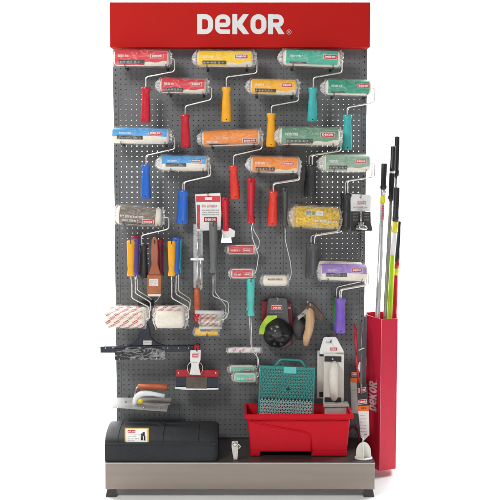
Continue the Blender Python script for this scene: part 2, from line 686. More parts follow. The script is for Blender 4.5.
def film_tube(mb, p0, p1, r, rnd, e0, e1):
    """crumpled clear bag round a sleeve with gathered ends"""
    p0, p1 = Vector(p0), Vector(p1)
    t = (p1 - p0).normalized()
    L = (p1 - p0).length
    e2 = Vector((0, 1, 0)); e1v = t.cross(e2)
    sd = rnd.random() * 50
    stn = [(-e0 * 1.25, .34), (-e0 * .85, .62), (-e0 * .4, .72), (-0.003, .9)] + [(L * k / 22, 1.06) for k in range(23)] + [(L + 0.003, .92), (L + e1 * .4, .7), (L + e1 * .75, .62), (L + e1, .72)]
    n = 34
    vs = []
    for (q, f) in stn:
        for k in range(n):
            a = 2 * math.pi * k / n
            w = noise.noise(Vector((q * 45 + sd, math.cos(a) * 2.2, math.sin(a) * 2.2)))
            body = 0 <= q <= L
            w2 = noise.noise(Vector((q * 90 - sd, math.cos(a) * 4, math.sin(a) * 4 + sd)))
            rr = r * f * (1 + (0.075 if body else 0.4) * w + (.05 if body else .25) * w2) + (0.0012 if body else 0)
            if body:
                rr = max(rr, r * 1.035)
            jit = 0 if body else w * 0.007
            vs.append(p0 + t * (q + jit) + e1v * (math.cos(a) * rr) + e2 * (math.sin(a) * rr * (1 if body else .55)))
    for lo_, hi_, m in ((0, 4, FILM_END), (4, len(stn) - 5, FILM), (len(stn) - 5, len(stn) - 1, FILM_END)):
        fs = []
        for i in range(0, hi_ - lo_):
            for k in range(n):
                fs.append((i * n + k, i * n + (k + 1) % n, (i + 1) * n + (k + 1) % n, (i + 1) * n + k))
        mb.add(vs[lo_ * n:(hi_ + 1) * n], fs, m, True)


def handle_mesh(mb, a, b, w, m, hole_at=0.93, flat=0.72):
    """moulded grip from a (wire end) to b (far end)"""
    v_ = random.uniform(-.012, .012)
    prof = [(0, .25), (0.0, .40), (.015, .46), (.07, .47), (.13, .39), (.2, .36 + v_), (.35, .405 + v_), (.6, .45), (.85, .49), (.965, .5), (.992, .46), (1, .38)]
    mb.lathe(a, b, [(q, r * w) for q, r in prof], m, 18, flat)
    c = Vector(a) + (Vector(b) - Vector(a)) * hole_at
    mb.lathe(c + Vector((0, -w * .5 * flat - .0006, 0)), c + Vector((0, w * .5 * flat + .0006, 0)), [(0, .0023), (1, .0023)], hole, 10)


def sleeve_frame(p0, p1, r):
    p0, p1 = Vector(p0), Vector(p1)
    t = (p1 - p0).normalized()
    L = (p1 - p0).length
    up = Vector((0, 0, 1)); up = (up - t * up.dot(t)).normalized()
    fr = Vector((0, -1, 0))

    def fn(u, a, lift=0):          # u in 0..1 along, a in degrees above the front line
        q = rad(a)
        rr = r + lift
        return p0 + t * (u * L) + fr * (math.cos(q) * rr) + up * (math.sin(q) * rr)
    return fn, L


def print_label(par, fn, L, r, style, col, rnd):
    mb = MB()
    l1, l2 = 0.0006, 0.0011
    bnd = lambda m, u0, u1, a0, a1, lf: rect(mb, lambda u, v: fn(u, v, lf), u0, u1, a0, a1, m, 3, 8)
    deg = math.degrees(1 / r)      # degrees per metre of surface
    if style == 'std':
        wav = rnd.uniform(.5, .6)
        mb.grid(lambda a, b: fn(.03 + (.94 * wav - .03) * a, -62 + 173 * b, l1), 12, 12, LC[col], True)
        mb.grid(lambda a, b: fn(.94 * wav + (.97 - .94 * wav) * a, (lambda q: q + (111 - q) * b)(-36 + 12 * a + 5 * math.sin(a * 9)), l1), 14, 10, LC[col], True)
        bnd(dark, .10, wav - .03, -44, -16, l2)
        for k in range(6):
            bnd(greyp, .12 + k * .065, .12 + k * .065 + .028, -36, -24, l2 + .0003)
        scribble(mb, lambda u, v, lf: fn(u, v, lf), .09, .30, 4, 26, white, rnd, l2, .022)
        lu = (.68, .90, 0, 27)
    elif style == 'half':
        mb.grid(lambda a, b: fn(.02 + .95 * a, -4 + 8 * math.sin(a * 3) + (110) * b, l1), 24, 8, LC[col], True)
        bnd(dark, .10, .55, -26, 2, l2)
        scribble(mb, lambda u, v, lf: fn(u, v, lf), .11, .52, -24, -2, greyp, rnd, l2 + .0003, .02)
        scribble(mb, lambda u, v, lf: fn(u, v, lf), .14, .36, 12, 30, white, rnd, l2, .02)
        lu = (.66, .88, 10, 36)
    elif style == 'low':
        mb.grid(lambda a, b: fn(.03 + .93 * a, -55 + 150 * b, l1), 20, 12, LC[col], True)
        scribble(mb, lambda u, v, lf: fn(u, v, lf), .08, .30, -30, -10, white, rnd, l2, .022)
        scribble(mb, lambda u, v, lf: fn(u, v, lf), .25, .60, -4, 12, LC['cream'], rnd, l2, .03)
        bnd(dark, .12, .45, -52, -42, l2)
        lu = (.70, .93, -36, -9)
    elif style == 'plain':
        mb.grid(lambda a, b: fn(.05 + .9 * a, -50 + 140 * b, l1), 20, 12, LC[col], True)
        scribble(mb, lambda u, v, lf: fn(u, v, lf), .12, .34, 2, 22, white, rnd, l2, .022)
        bnd(dark, .12, .42, -44, -30, l2)
        lu = (.70, .93, -2, 26)
    elif style == 'taupe':
        mb.grid(lambda a, b: fn(.08 + .8 * a, -70 + 165 * b, l1), 20, 12, LC[col], True)
        scribble(mb, lambda u, v, lf: fn(u, v, lf), .10, .62, -10, 8, card, rnd, l2, .032)
        scribble(mb, lambda u, v, lf: fn(u, v, lf), .14, .50, -34, -18, card, rnd, l2, .025)
        bnd(dark, .14, .56, -62, -44, l2)
        lu = (.60, .84, -44, -16)
    elif style == 'strip':
        bnd(card, .24, .62, 14, 40, l2)
        bnd(greyp, .25, .36, 16, 38, l2 + .0002)
        bnd(mat('label_moss', s2l(140, 160, 90), .5), .37, .46, 16, 38, l2 + .0002)
        scribble(mb, lambda u, v, lf: fn(u, v, lf), .48, .61, 20, 34, greyp, rnd, l2 + .0003, .015)
        scribble(mb, lambda u, v, lf: fn(u, v, lf), .45, .93, -22, -6, card, rnd, l1, .03)
        lu = None
    elif style == 'candy':
        sz = min(.0135, L * .11)
        ca, sa = math.cos(rad(32)), math.sin(rad(32))

        def box(cu, cv, w_, h_, lf, m):
            c4 = []
            for (p, q) in ((-1, -1), (0, -1), (1, -1), (1, 1), (0, 1), (-1, 1)):
                x_, y_ = p * w_, q * h_
                c4.append(fn((cu + x_ * ca - y_ * sa) / L, (cv + x_ * sa + y_ * ca) * deg, lf))
            mb.add(c4, [(0, 1, 4, 5), (1, 2, 3, 4)], m)
        j = 0
        v_ = -r * 1.25
        while v_ < r * 1.7:
            u_ = L * .07 + (sz * 1.3 if j % 2 else 0)
            while u_ < L - sz:
                solid = j % 2 == 0
                pr = logored if r > .02 or not solid else logored
                box(u_, v_, sz * .78, sz * .36, l1, pr)
                if solid:
                    for q in (-.42, -.14, .14, .42):
                        box(u_ + q * sz * ca * 1.1, v_ + q * sz * sa * 1.1, sz * .09, sz * .17, l2, card)
                else:
                    box(u_, v_, sz * .66, sz * .25, l2, card)
                    for q in (-.3, 0, .3):
                        box(u_ + q * sz * ca * 1.2, v_ + q * sz * sa * 1.2, sz * .12, sz * .13, l2 + .0004, LC['palered'])
                u_ += sz * 2.6
            v_ += sz * 1.25
            j += 1
        lu = None
    elif style == 'mini':
        mb.grid(lambda a, b: fn(.06 + .86 * a, -38 + 90 * b, l1), 12, 8, LC[col], True)
        scribble(mb, lambda u, v, lf: fn(u, v, lf), .14, .45, -14, 10, white, rnd, l2, .05)
        lu = (.58, .84, -18, 14)
    elif style == 'speck':
        bnd(LC['cream'], .2, .8, 8, 34, l1)
        scribble(mb, lambda u, v, lf: fn(u, v, lf), .22, .78, 12, 30, dark, rnd, l2, .05)
        lu = None
    lab = mb.build('label', par)
    if lu:
        m2 = MB()
        # logo given in (fraction, degrees)
        logo(m2, lambda u, v, lf: fn(u, v, l2 + lf), lu[0], lu[1], lu[2], lu[3], 0.0004, nv=3, asp=L * deg)
        # keep outline thin along the length
        m2.build('logo', lab)
    return lab


def roller(label, x0, x1, yl, yr, rpx, wire, hx0, hx1, hy0, hy1, col, hcol, style, Y=-0.11, hw=10, sl=nap, film=True, hooks=None, short=None, e0=.016, e1=.012, wr=0.0028, group=RG, hang=False, hname=None):
    rnd = random.Random(label)
    k = K(Y)
    p0, p1 = P(x0, yl, Y), P(x1, yr, Y)
    r = rpx * k
    root = thing('paint_roller', label, 'paint roller', ((p0 + p1) / 2), group)
    mb = MB()
    mb.lathe(p0, p1, [(0, r * .35), (0, r * .62), (.01, r * .8), (.028, r * .93), (.06, r), (.95, r), (.98, r * .9), (.993, r * .76), (1, r * .62), (1, r * .35)], sl, 32)
    mb.build('sleeve', root)
    fn, L = sleeve_frame(p0, p1, r)
    if style:
        print_label(root, fn, L, r, style, col, rnd)
    # wire frame
    pts = [P(x1 - 2, yr, Y)] + [P(a, b, Y) for a, b in wire]
    ha, hb = P(hx0, hy0, Y), P(hx1, hy1, Y)
    pts.append(ha + (hb - ha).normalized() * 0.004)
    mb = MB()
    mb.tube(fillet(pts, 0.011), wr, steel, 10)
    mb.build('wire_frame', root)
    mb = MB()
    handle_mesh(mb, ha, hb, hw * k, HC[hcol])
    mb.build('handle', root)
    if film:
        mb = MB()
        film_tube(mb, p0, p1, r * 1.04 + .0012, rnd, e0, e1)
        mb.build('clear_wrapper', root)
    if hooks:
        for n_, hxx in zip(('left', 'right'), hooks):
            t_ = (hxx - x0) / (x1 - x0)
            yy = yl + (yr - yl) * t_ + rpx + 1.6
            hook(hxx, yy, Y - r - .004 if Y > -.1 else Y - r * .75, '%s dark wire hook holding up the %s' % (n_, short or label))
    return root


def W3(xr, yr, yb, xh, yd, yh):
    return [(xr, yr), (xr, yb), (xh, yd), (xh, yh)]


big = [
    dict(label='red-labelled roller with red handle, top left of the board', x0=114, x1=169, yl=58, yr=58.5, rpx=7.6, wire=W3(174.5, 58.5, 71.5, 145.8, 77, 87), hx0=146, hx1=145.5, hy0=87, hy1=122.5, col='red', hcol='red', style='std', hooks=(125, 166), short='red-labelled roller at the top left'),
    dict(label='shorter red-labelled roller with red handle, second from the left near the header', x0=160.5, x1=206, yl=85.5, yr=86.5, rpx=7.2, wire=W3(211.5, 86.5, 99.5, 185.2, 106, 115), hx0=185, hx1=185.8, hy0=114.5, hy1=148, col='red', hcol='red', style='std', hooks=(169, 203), short='shorter red-labelled roller'),
    dict(label='bright yellow roller with amber handle just under the header lettering', x0=197, x1=253, yl=58.8, yr=59, rpx=7.8, wire=W3(257, 59, 73, 226.4, 77, 87), hx0=226.5, hx1=226.3, hy0=87, hy1=122, col='yellow', hcol='yellow', style='std', hooks=(207, 247), short='bright yellow roller'),
    dict(label='amber-labelled roller with amber handle right of the bright yellow one', x0=250.5, x1=296.5, yl=86.5, yr=87.5, rpx=7.4, wire=W3(298.6, 87.5, 101, 271.3, 106, 113), hx0=271.3, hx1=271, hy0=113, hy1=147, col='amber', hcol='yellow', style='std', hooks=(257, 293), short='amber-labelled roller'),
    dict(label='teal-labelled roller with turquoise handle, top right under the header', x0=283, x1=340, yl=57.5, yr=59.5, rpx=7.8, wire=W3(342, 59.5, 72.5, 313.3, 77.5, 87.5), hx0=313, hx1=312, hy0=87.5, hy1=122, col='teal', hcol='teal', style='plain', hooks=(293, 333), short='teal-labelled roller near the header'),
    dict(label='deep teal roller with turquoise handle reaching the right board edge', x0=325.5, x1=371, yl=87.5, yr=88, rpx=7.4, wire=W3(374.3, 88, 102.5, 347.2, 107.5, 115), hx0=347.4, hx1=347, hy0=114.7, hy1=150, col='deepteal', hcol='teal', style='plain', hooks=(334, 367), short='deep teal roller'),
    dict(label='sky blue roller with blue handle overhanging the left board edge', x0=112, x1=169, yl=135.5, yr=136.5, rpx=7.6, wire=W3(174.8, 136.5, 149, 146, 155.5, 165), hx0=146, hx1=146, hy0=164.6, hy1=198.5, col='sky', hcol='blue', style='half', hooks=(121, 165), short='long sky blue roller'),
    dict(label='shorter sky blue roller with blue handle and doubled wire', x0=161.5, x1=207, yl=163, yr=163.5, rpx=7.2, wire=W3(210.5, 163.5, 176, 184.2, 182, 190.5), hx0=184, hx1=182.6, hy0=190.5, hy1=224, col='sky', hcol='blue', style='half', hooks=(171, 203), short='shorter sky blue roller', D=(-1.6, 0)),
    dict(label='long orange roller with orange-red handle in the middle of the board', x0=202, x1=260, yl=139, yr=137, rpx=7.8, wire=W3(262, 137, 149, 233.4, 155.5, 166), hx0=233.4, hx1=235.5, hy0=165.5, hy1=199, col='orange', hcol='orangered', style='low', hooks=(212, 254), short='long orange roller'),
    dict(label='shorter orange roller with orange-red handle, below the amber handle', x0=251, x1=298, yl=164.5, yr=165.5, rpx=7.7, wire=W3(299.8, 165.5, 180, 273.4, 184, 192), hx0=273.6, hx1=272, hy0=191.5, hy1=226, col='orange', hcol='orangered', style='std', hooks=(259, 293), short='shorter orange roller', D=(-.5, -1.2)),
    dict(label='large sage green roller with two black handles under its sleeve', x0=279.5, x1=339.5, yl=136, yr=137, rpx=8.6, wire=W3(341, 137, 151, 312.3, 155.5, 165), hx0=312.3, hx1=311.5, hy0=164.6, hy1=197.5, col='sage', hcol='black', style='std', hooks=(289, 333), short='large sage green roller', D=(-3.2, -.3)),
    dict(label='pale green roller with black handle overhanging the right board edge', x0=324, x1=370, yl=163, yr=163.2, rpx=8.3, wire=W3(374.6, 163.5, 177, 347.5, 181, 193), hx0=347.2, hx1=345.8, hy0=193, hy1=231, col='palesage', hcol='black', style='std', hooks=(334, 366), short='pale green roller', D=(-2.2, 0)),
    dict(label='grey-brown packed roller with black handle above the yellow handles', x0=116.5, x1=161.5, yl=214.6, yr=217.4, rpx=9.0, wire=W3(168.8, 217.4, 229, 141.5, 235.5, 245), hx0=143.4, hx1=143.2, hy0=244.5, hy1=277.5, col='taupe', hcol='black', style='taupe', hooks=(124, 158), short='grey-brown packed roller'),
    dict(label='shaggy golden yellow roller with grey handle and a narrow white sticker', x0=294, x1=339, yl=216.4, yr=218.4, rpx=10.6, wire=W3(342.2, 219, 231.5, 314.5, 236, 244), hx0=313.6, hx1=313.2, hy0=243.5, hy1=278.5, col='gold', hcol='grey', style='strip', hooks=(301, 335), short='shaggy golden roller', D=(-3.5, -.6)),
    dict(label='lavender-labelled roller with violet handle beside the right board edge', x0=320.5, x1=367, yl=272, yr=272.8, rpx=8.2, wire=W3(368.5, 273.5, 285, 341, 290, 299), hx0=341, hx1=340.4, hy0=298.5, hy1=333, col='lavender', hcol='violet', style='half', hooks=(328, 362), short='lavender roller', D=(-1.6, -.6)),
]
shag = mat('shaggy_gold_nap', s2l(232, 178, 34), 0.95, var=0.3, nscale=110, bump=1.0, bscale=260, sheen=0.4)
second = {'shorter sky blue': 'second sky blue roller hanging directly behind the shorter blue one',
          'shorter orange': 'second orange roller hanging directly behind the shorter orange one',
          'large sage': 'second sage green roller behind the large one, its black handle further left',
          'pale green': 'second pale green roller hanging behind the one at the right edge',
          'shaggy': 'second shaggy golden roller behind the first, grey handle further left',
          'lavender': 'second lavender roller directly behind the first, between violet and green handles'}
for d in big:
    d = dict(d)
    D = d.pop('D', None)
    if d['style'] == 'strip':
        d['sl'] = shag
    Y = -0.125 if D else -0.09
    for key in ('wire',):
        pass
    root = roller(Y=Y, **d)
    if D:
        for key, lb in second.items():
            if d['label'].startswith(key) or key in d['label'][:24]:
                off = P(d['hx0'] + D[0], d['hy0'] + D[1], -0.047) - P(d['hx0'], d['hy0'], Y)
                dup(root, off, lb)
# bumpy shag for the golden roller handled by its sleeve material
roller('green-handled roller at the back of the lavender rollers', 318, 362, 266.5, 268, 6.0, W3(363.5, 268, 281, 336.6, 287, 298), 336.8, 336.4, 297, 331, 'lavender', 'green', None, Y=-0.205 + .19, hw=8, film=False)

# ---- rollers hung by the hole at the top of the handle
MG = 'small rollers hung handle up'


def hung(label, hx, hy0, hy1, wire, sx0, sx1, sy, rpx, col, hcol, style, Y, hw=8, sl=nap, film=True, wr=.0026, dx=0, e0=.008, e1=.006, syr=None):
    """handle top at (hx, hy0), grip end hy1, then wire down to the sleeve's right end"""
    rnd = random.Random(label)
    k = K(Y)
    p0, p1 = P(sx0, sy, Y), P(sx1, syr or sy, Y)
    r = rpx * k
    root = thing('mini_roller' if rpx < 7 else 'paint_roller', label, 'paint roller', P(hx, hy0, Y), MG)
    ha, hb = P(hx + dx, hy1, Y), P(hx, hy0, Y)
    mb = MB(); handle_mesh(mb, ha, hb, hw * k, HC[hcol]); mb.build('handle', root)
    pts = [ha - (ha - hb).normalized() * .004] + [P(a, b, Y) for a, b in wire] + [P(sx1 - 2, syr or sy, Y)]
    mb = MB(); mb.tube(fillet(pts, .008), wr, steel, 10); mb.build('wire_frame', root)
    mb = MB()
    mb.lathe(p0, p1, [(0, r * .3), (0, r * .5), (.02, r * .74), (.06, r * .93), (.11, r), (.89, r), (.94, r * .93), (.98, r * .74), (1, r * .5), (1, r * .3)], sl, 28)
    mb.build('sleeve', root)
    fn, L = sleeve_frame(p0, p1, r)
    if style:
        print_label(root, fn, L, r, style, col, rnd)
    if film:
        mb = MB(); film_tube(mb, p0, p1, r * 1.04 + .001, rnd, e0, e1); mb.build('clear_wrapper', root)
    return root


# left pair of bundles
hung('yellow-handled roller in front at far left, sleeve wrapped in red-printed white film', 130.8, 240.5, 276, [(132, 285), (132, 298), (149, 307), (149.3, 319)], 106, 145, 319.5, 8.2, 'red', 'yellow', 'candy', -0.175)
hung('blue-handled roller right behind the leftmost yellow handle', 135.2, 238.5, 275, [(135.5, 285), (135.5, 293), (150.5, 302), (150.6, 311)], 110, 147, 313.4, 6.6, 'red', 'purple', 'candy', -0.105)
hung('red-handled roller rearmost of the far left bundle', 135, 236, 270, [(137.5, 280), (137.5, 290), (151.5, 299), (151.5, 306)], 112, 148, 311, 5.4, 'red', 'red', 'candy', -0.038)
hook(130.8, 243.6, -0.2, 'dark wire hook through the leftmost yellow handle')
hung('yellow-handled roller with plain cream fluffy sleeve, right of the brush', 171.6, 241, 276, [(171.8, 285), (171.8, 298), (188, 307), (188.5, 319)], 155.5, 184.5, 319.5, 8.6, 'red', 'yellow', None, -0.175, e1=.014)
hung('blue-handled roller behind the yellow handle right of the brush', 176.4, 237.5, 274, [(176, 285), (176, 294), (189.5, 302), (189.6, 310)], 155, 185, 312.8, 6.8, 'red', 'blue', 'candy', -0.1)
hung('light teal handled roller rearmost of the bundle right of the brush', 178.2, 239, 273, [(178.5, 283), (178.5, 291), (190.5, 299), (190.6, 306)], 158, 187, 310.6, 5.4, 'red', 'teal', 'candy', -0.036)
hook(171.6, 244, -0.2, 'dark wire hook through the yellow handle right of the brush')
# centre
hung('grey-handled mini roller with red-printed white sleeve below it', 213.2, 222, 273, [(213, 296), (228.3, 302), (228.3, 313), (224, 320)], 201, 221, 320.5, 6.2, 'red', 'midgrey', 'candy', -0.12, hw=8.5, wr=.0022)
hung('second grey-handled mini roller behind the first one', 215.2, 222, 270, [(215, 292), (226, 306), (225, 316)], 203, 222, 317, 5.4, 'red', 'midgrey', None, -0.045, hw=7, wr=.002)
hook(213.2, 226, -0.145, 'dark wire hook through the grey handles')
hung('crimson-handled mini roller with red label, lower of the two in the centre', 251, 178, 223, [(252.5, 238), (258.5, 255), (257.5, 264), (255.5, 273)], 231, 253.5, 273.6, 4.9, 'palered', 'red', 'mini', -0.12, hw=8.2, wr=.0022)
hung('second crimson-handled mini roller, its red-labelled sleeve higher up', 251.6, 180, 220, [(253.5, 230), (259.5, 240), (259, 246), (257.5, 249.5)], 227, 255.5, 249.6, 4.9, 'palered', 'crimson', 'mini', -0.05, hw=7, wr=.0022)
hook(251, 182, -0.145, 'dark wire hook through the crimson handles')
hung('thin grey-handled mini roller with cream fluffy sleeve', 285, 187.5, 226, [(285.3, 240), (290.4, 262), (291.4, 272), (290, 280)], 262.5, 287.5, 280.6, 5.4, 'cream', 'grey', 'speck', -0.1, hw=6.4, wr=.0019)
hook(285, 191, -0.12, 'dark wire hook through the thin grey handle')
hung('turquoise-handled mini roller with mint packed sleeve beside the teal grid', 251, 278.5, 316, [(252, 350), (258.3, 358), (259.6, 370), (258.6, 377)], 234, 256, 377.6, 4.8, 'mint', 'lightteal', 'mini', -0.12, hw=8, wr=.002)
hung('second turquoise-handled mini roller, its mint sleeve slightly higher', 249.6, 280, 311, [(250.4, 345), (256.5, 352), (258, 364), (257, 369)], 229.5, 255, 369.4, 4.2, 'mint', 'lightteal', 'mini', -0.05, hw=7.4, wr=.0018)
hook(251, 282, -0.145, 'dark wire hook through the turquoise handles')


def packed_sleeve(label, x0, x1, y, rpx, Y, style, col, sl=nap, e=.006, name='roller_refill'):
    rnd = random.Random(label)
    k = K(Y); r = rpx * k
    p0, p1 = P(x0, y, Y), P(x1, y, Y)
    root = thing(name, label, 'roller refill', (p0 + p1) / 2)
    mb = MB(); mb.lathe(p0, p1, [(0, r * .4), (0, r * .85), (.03, r), (.97, r), (1, r * .85), (1, r * .4)], sl, 24); mb.build('sleeve', root)
    fn, L = sleeve_frame(p0, p1, r)
    if style:
        print_label(root, fn, L, r, style, col, rnd)
    mb = MB(); film_tube(mb, p0, p1, r * 1.05 + .0008, rnd, e, e); mb.build('clear_wrapper', root)
    return root


packed_sleeve('slim refill in white film printed with red boxes, crossing the turquoise roller wire', 228, 260.5, 350, 3.0, -0.07, 'candy', 'red', card)
hook(240, 353.4, -0.085, 'dark wire hook under the slim red-printed refill')
packed_sleeve('small golden yellow roller refill packed under the grey roller', 195, 218, 331.6, 4.2, -0.13, 'speck', 'gold', LC['gold'])
hook(207, 336.4, -0.145, 'dark wire hook under the small golden refill')
mb = MB()
mb.lathe(P(195, 312.2, -.17), P(224, 312.6, -.17), [(0, .004), (0, .0078), (1, .0078), (1, .004)], mat('grey_white_foam', s2l(206, 206, 204), .8, var=.04, bump=.4), 20)
wr_ = thing('foam_roller', 'slim pale foam roller lying across the front of the grey roller', 'paint roller', P(209, 312.4, -.17))
mb.build('sleeve', wr_)
mb = MB(); mb.tube(fillet([P(223, 312.5, -.17), P(227, 312.5, -.17), P(227, 318, -.17), P(215, 322, -.15), P(214, 328, -.14)], .006), .0014, steel, 8); mb.build('wire_frame', wr_)
mb = MB(); mb.lathe(P(199, 327.8, -.155), P(222, 327.8, -.155), [(0, .003), (0, .0055), (1, .0055), (1, .003)], MATS['grey_white_foam'], 20); mb.build('spare_sleeve', wr_)


# ================================================================== OTHER TOOLS
def flat(px, py, Y):
    return P(px, py, Y)


def cardmesh(mb, pts, Y, th, m):
    """thin card whose outline is given in picture units on the plane Y"""
    mb.prism(pts, lambda u, v, w: P(u, v, Y) + Vector((0, w, 0)), 0, th, m)


def on(Y):
    return lambda u, v, lf=0: P(u, v, Y) + Vector((0, -lf, 0))


def lfn(Y):      # v upward for lettering
    return lambda u, v, lf=0: P(u, -v, Y) + Vector((0, -lf, 0))


wood = mat('varnished_wood', s2l(186, 96, 56), .4, var=.18, nscale=30, stretch=(.3, 1, 3), bump=.1)
palewood = mat('pale_wood', s2l(206, 168, 128), .45, var=.12, nscale=30, stretch=(3, 1, .4), bump=.1)
navy = mat('navy_plastic', s2l(38, 44, 56), .35, var=.1)

# flat brush
b = thing('paint_brush', 'flat brown wooden brush with a small white sticker, between the yellow handles', 'paint brush', P(154, 240, -.1))
mb = MB()
Y = -.11
cardmesh(mb, [(151.6, 240), (153.4, 236.8), (155.6, 236.8), (157.4, 240), (158.2, 252), (157.8, 264), (160, 272), (161, 275), (147.6, 275), (149.6, 271), (151.4, 264), (150.6, 252)], Y, .013, HC['brown'])
mb.build('handle', b, bevel=.0035, seg=3)
mb = MB(); cardmesh(mb, [(147.2, 275.2), (161.2, 275.2), (161, 294), (147.2, 294)], Y - .002, .017, mat('brush_wrap', s2l(176, 106, 70), .6, var=.1)); mb.build('wrap', b, bevel=.002)
mb = MB(); cardmesh(mb, [(147.6, 294), (160.8, 294), (160.4, 296.4), (148, 296.4)], Y, .012, nap); mb.build('bristles', b)
mb = MB(); cardmesh(mb, [(149.3, 278.8), (158.2, 278.8), (158.2, 286), (149.3, 286)], Y - .0028, .0006, card)
for q in range(3):
    scribble(mb, on(Y - .0028), 150.2, 157.4, 280.2 + q * 2, 281.4 + q * 2, greyp, random.Random(q), .0003, .9)
mb.build('sticker', b)
mb = MB(); mb.lathe(P(154.5, 242.5, Y - .0008), P(154.5, 242.5, Y + .003), [(0, .003), (1, .003)], hole, 12); mb.build('hanging_hole', b)
hook(154.5, 243.4, -.13, 'dark wire hook through the brown wooden brush')
b = thing('radiator_roller', 'dark crimson handled roller hanging behind the brown brush', 'paint roller', P(160, 240, -.05))
mb = MB(); handle_mesh(mb, P(160.5, 276, -.05), P(159.5, 238.5, -.05), .032, HC['crimson']); mb.build('handle', b)
mb = MB(); mb.tube(fillet([P(160.5, 275, -.05), P(160.3, 295, -.05), P(157, 301, -.05), P(152.5, 303, -.05)], .02), .002, steel, 8); mb.build('wire_frame', b)
mb = MB(); mb.lathe(P(138, 303.4, -.05), P(154, 303, -.05), [(0, .006), (0.02, .012), (.98, .012), (1, .006)], mat('dark_foam', s2l(42, 42, 44), .9, bump=.6), 20); mb.build('sleeve', b)

# blister packed spatula with wooden handle
b = thing('seam_spatula', 'blister packed steel spatula with wooden grip and red end cap', 'spatula', P(198, 225, -.08))
Y = -.1
mb = MB(); cardmesh(mb, [(193.5, 224), (202.6, 224), (202.4, 288), (200, 291), (195.6, 291), (193.6, 286)], Y + .012, .0012, mat('pale_card', s2l(178, 182, 184), .4, var=.12, nscale=60)); mb.build('backing_card', b)
mb = MB()
mb.tube([P(198.4, 232, Y), P(197.6, 260, Y), P(196.8, 289, Y)], [.0035, .004, .0045], chrome, 10)
mb.box(P(190.6, 258, Y - .003), P(203.6, 260.2, Y + .003), steel)
mb.tube([P(200.6, 254, Y), P(200.4, 285, Y)], .003, chrome, 8)
mb.build('blade', b)
mb = MB(); mb.lathe(P(197, 288, Y - .004), P(197.4, 314, Y - .004), [(0, .007), (.05, .012), (.5, .0135), (.9, .0125), (1, .009)], wood, 18); mb.build('grip', b)
mb = MB(); mb.lathe(P(197.4, 314, Y - .004), P(197.8, 323, Y - .004), [(0, .0125), (.2, .0135), (.75, .0125), (.93, .009), (1, .004)], HC['red'], 18); mb.build('end_cap', b)
mb = MB(); rnd = random.Random(5)
mb.grid(lambda a, c: P(193.4 + 9.4 * a, 225 + 63 * c, Y - .004) + Vector((0, -.006 * math.sin(a * math.pi) + .0015 * noise.noise(Vector((a * 4, c * 14, 2))), 0)), 10, 40, FILM); mb.build('blister', b)
hook(198, 227, -.12, 'dark wire hook above the blister packed spatula')

# white and red carton
b = thing('roller_pack', 'white and red printed pack hanging in the middle of the board', 'pack', P(208, 193, -.08))
Y = -.09
mb = MB(); cardmesh(mb, [(195.2, 194.4), (220.4, 193), (221.4, 214), (220.4, 230), (196.8, 231), (195.8, 212)], Y, .022, card); mb.build('carton', b, bevel=.0015)
mb = MB()
f = on(Y)
rect(mb, lambda u, v: f(u, v, .0006), 196.2, 220, 196, 202, LC['palered'], 4, 1)
rect(mb, lambda u, v: f(u, v, .001), 205, 212, 197, 200, card)
rect(mb, lambda u, v: f(u, v, .0006), 197, 200, 205, 229, LC['palered'])
scribble(mb, f, 202, 219, 204.6, 207.4, LC['palered'], random.Random(3), .0008, 1.7)
for q in range(3):
    scribble(mb, f, 202, 219, 209.4 + q * 2.2, 210.8 + q * 2.2, greyp, random.Random(4 + q), .0008, .9)
pr = mb.build('print', b)
mb = MB(); g2 = lfn(Y); logo(mb, g2, 204, 217, -222, -217, .0005); mb.build('logo', b)
hook(208, 196, -.1, 'dark wire hook above the white and red printed pack')
b = thing('hand_scraper', 'red-handled scraper with a white paper tag right of the printed pack', 'scraper', P(225, 197, -.08))
mb = MB(); handle_mesh(mb, P(226, 231, -.08), P(225, 197, -.08), .03, HC['red']); mb.build('handle', b)
mb = MB(); cardmesh(mb, [(221.5, 230), (230, 228), (235, 231), (234.5, 237), (223, 238.5)], -.086, .002, card); mb.build('paper_tag', b)
mb = MB(); cardmesh(mb, [(222.5, 231), (230, 231), (232, 243), (221, 243)], -.078, .0015, chrome); mb.build('blade', b)
hook(225, 200, -.1, 'dark wire hook through the red scraper handle')

# respirator
b = thing('respirator_mask', 'black dust respirator with lime strap on a dark card', 'respirator', P(278, 300, -.05))
Y = -.05
mb = MB(); cardmesh(mb, [(268, 300), (269.5, 298.2), (285, 298.2), (287, 300), (288.5, 320), (291, 344), (284, 348), (264, 345), (266, 320)], Y, .0015, mat('smoky_card', s2l(84, 84, 84), .3, var=.08)); mb.build('backing_card', b)
mb = MB(); logo(mb, lfn(Y), 272, 281.8, -309.6, -305.6, .0006)
mb.build('logo', b); mb = MB()
scribble(mb, on(Y), 270, 283, 311.4, 312.8, greyp, random.Random(8), .0008, 1)
mb.build('print', b)
mb = MB()
cx, cy, rx = P(277.5, 333, -.06).x, P(277.5, 333, -.06).z, 15 * K(-.07)


def dome(a, c):
    th, ph = 2 * math.pi * a, rad(90) * c
    k = 1 + .05 * math.cos(3 * th)
    z_ = .052 * math.sin(ph) * (1 + .05 * math.cos(5 * th))
    return Vector((cx + rx * math.cos(th) * math.cos(ph) * k, -.058 - z_, cy + rx * math.sin(th) * math.cos(ph)))


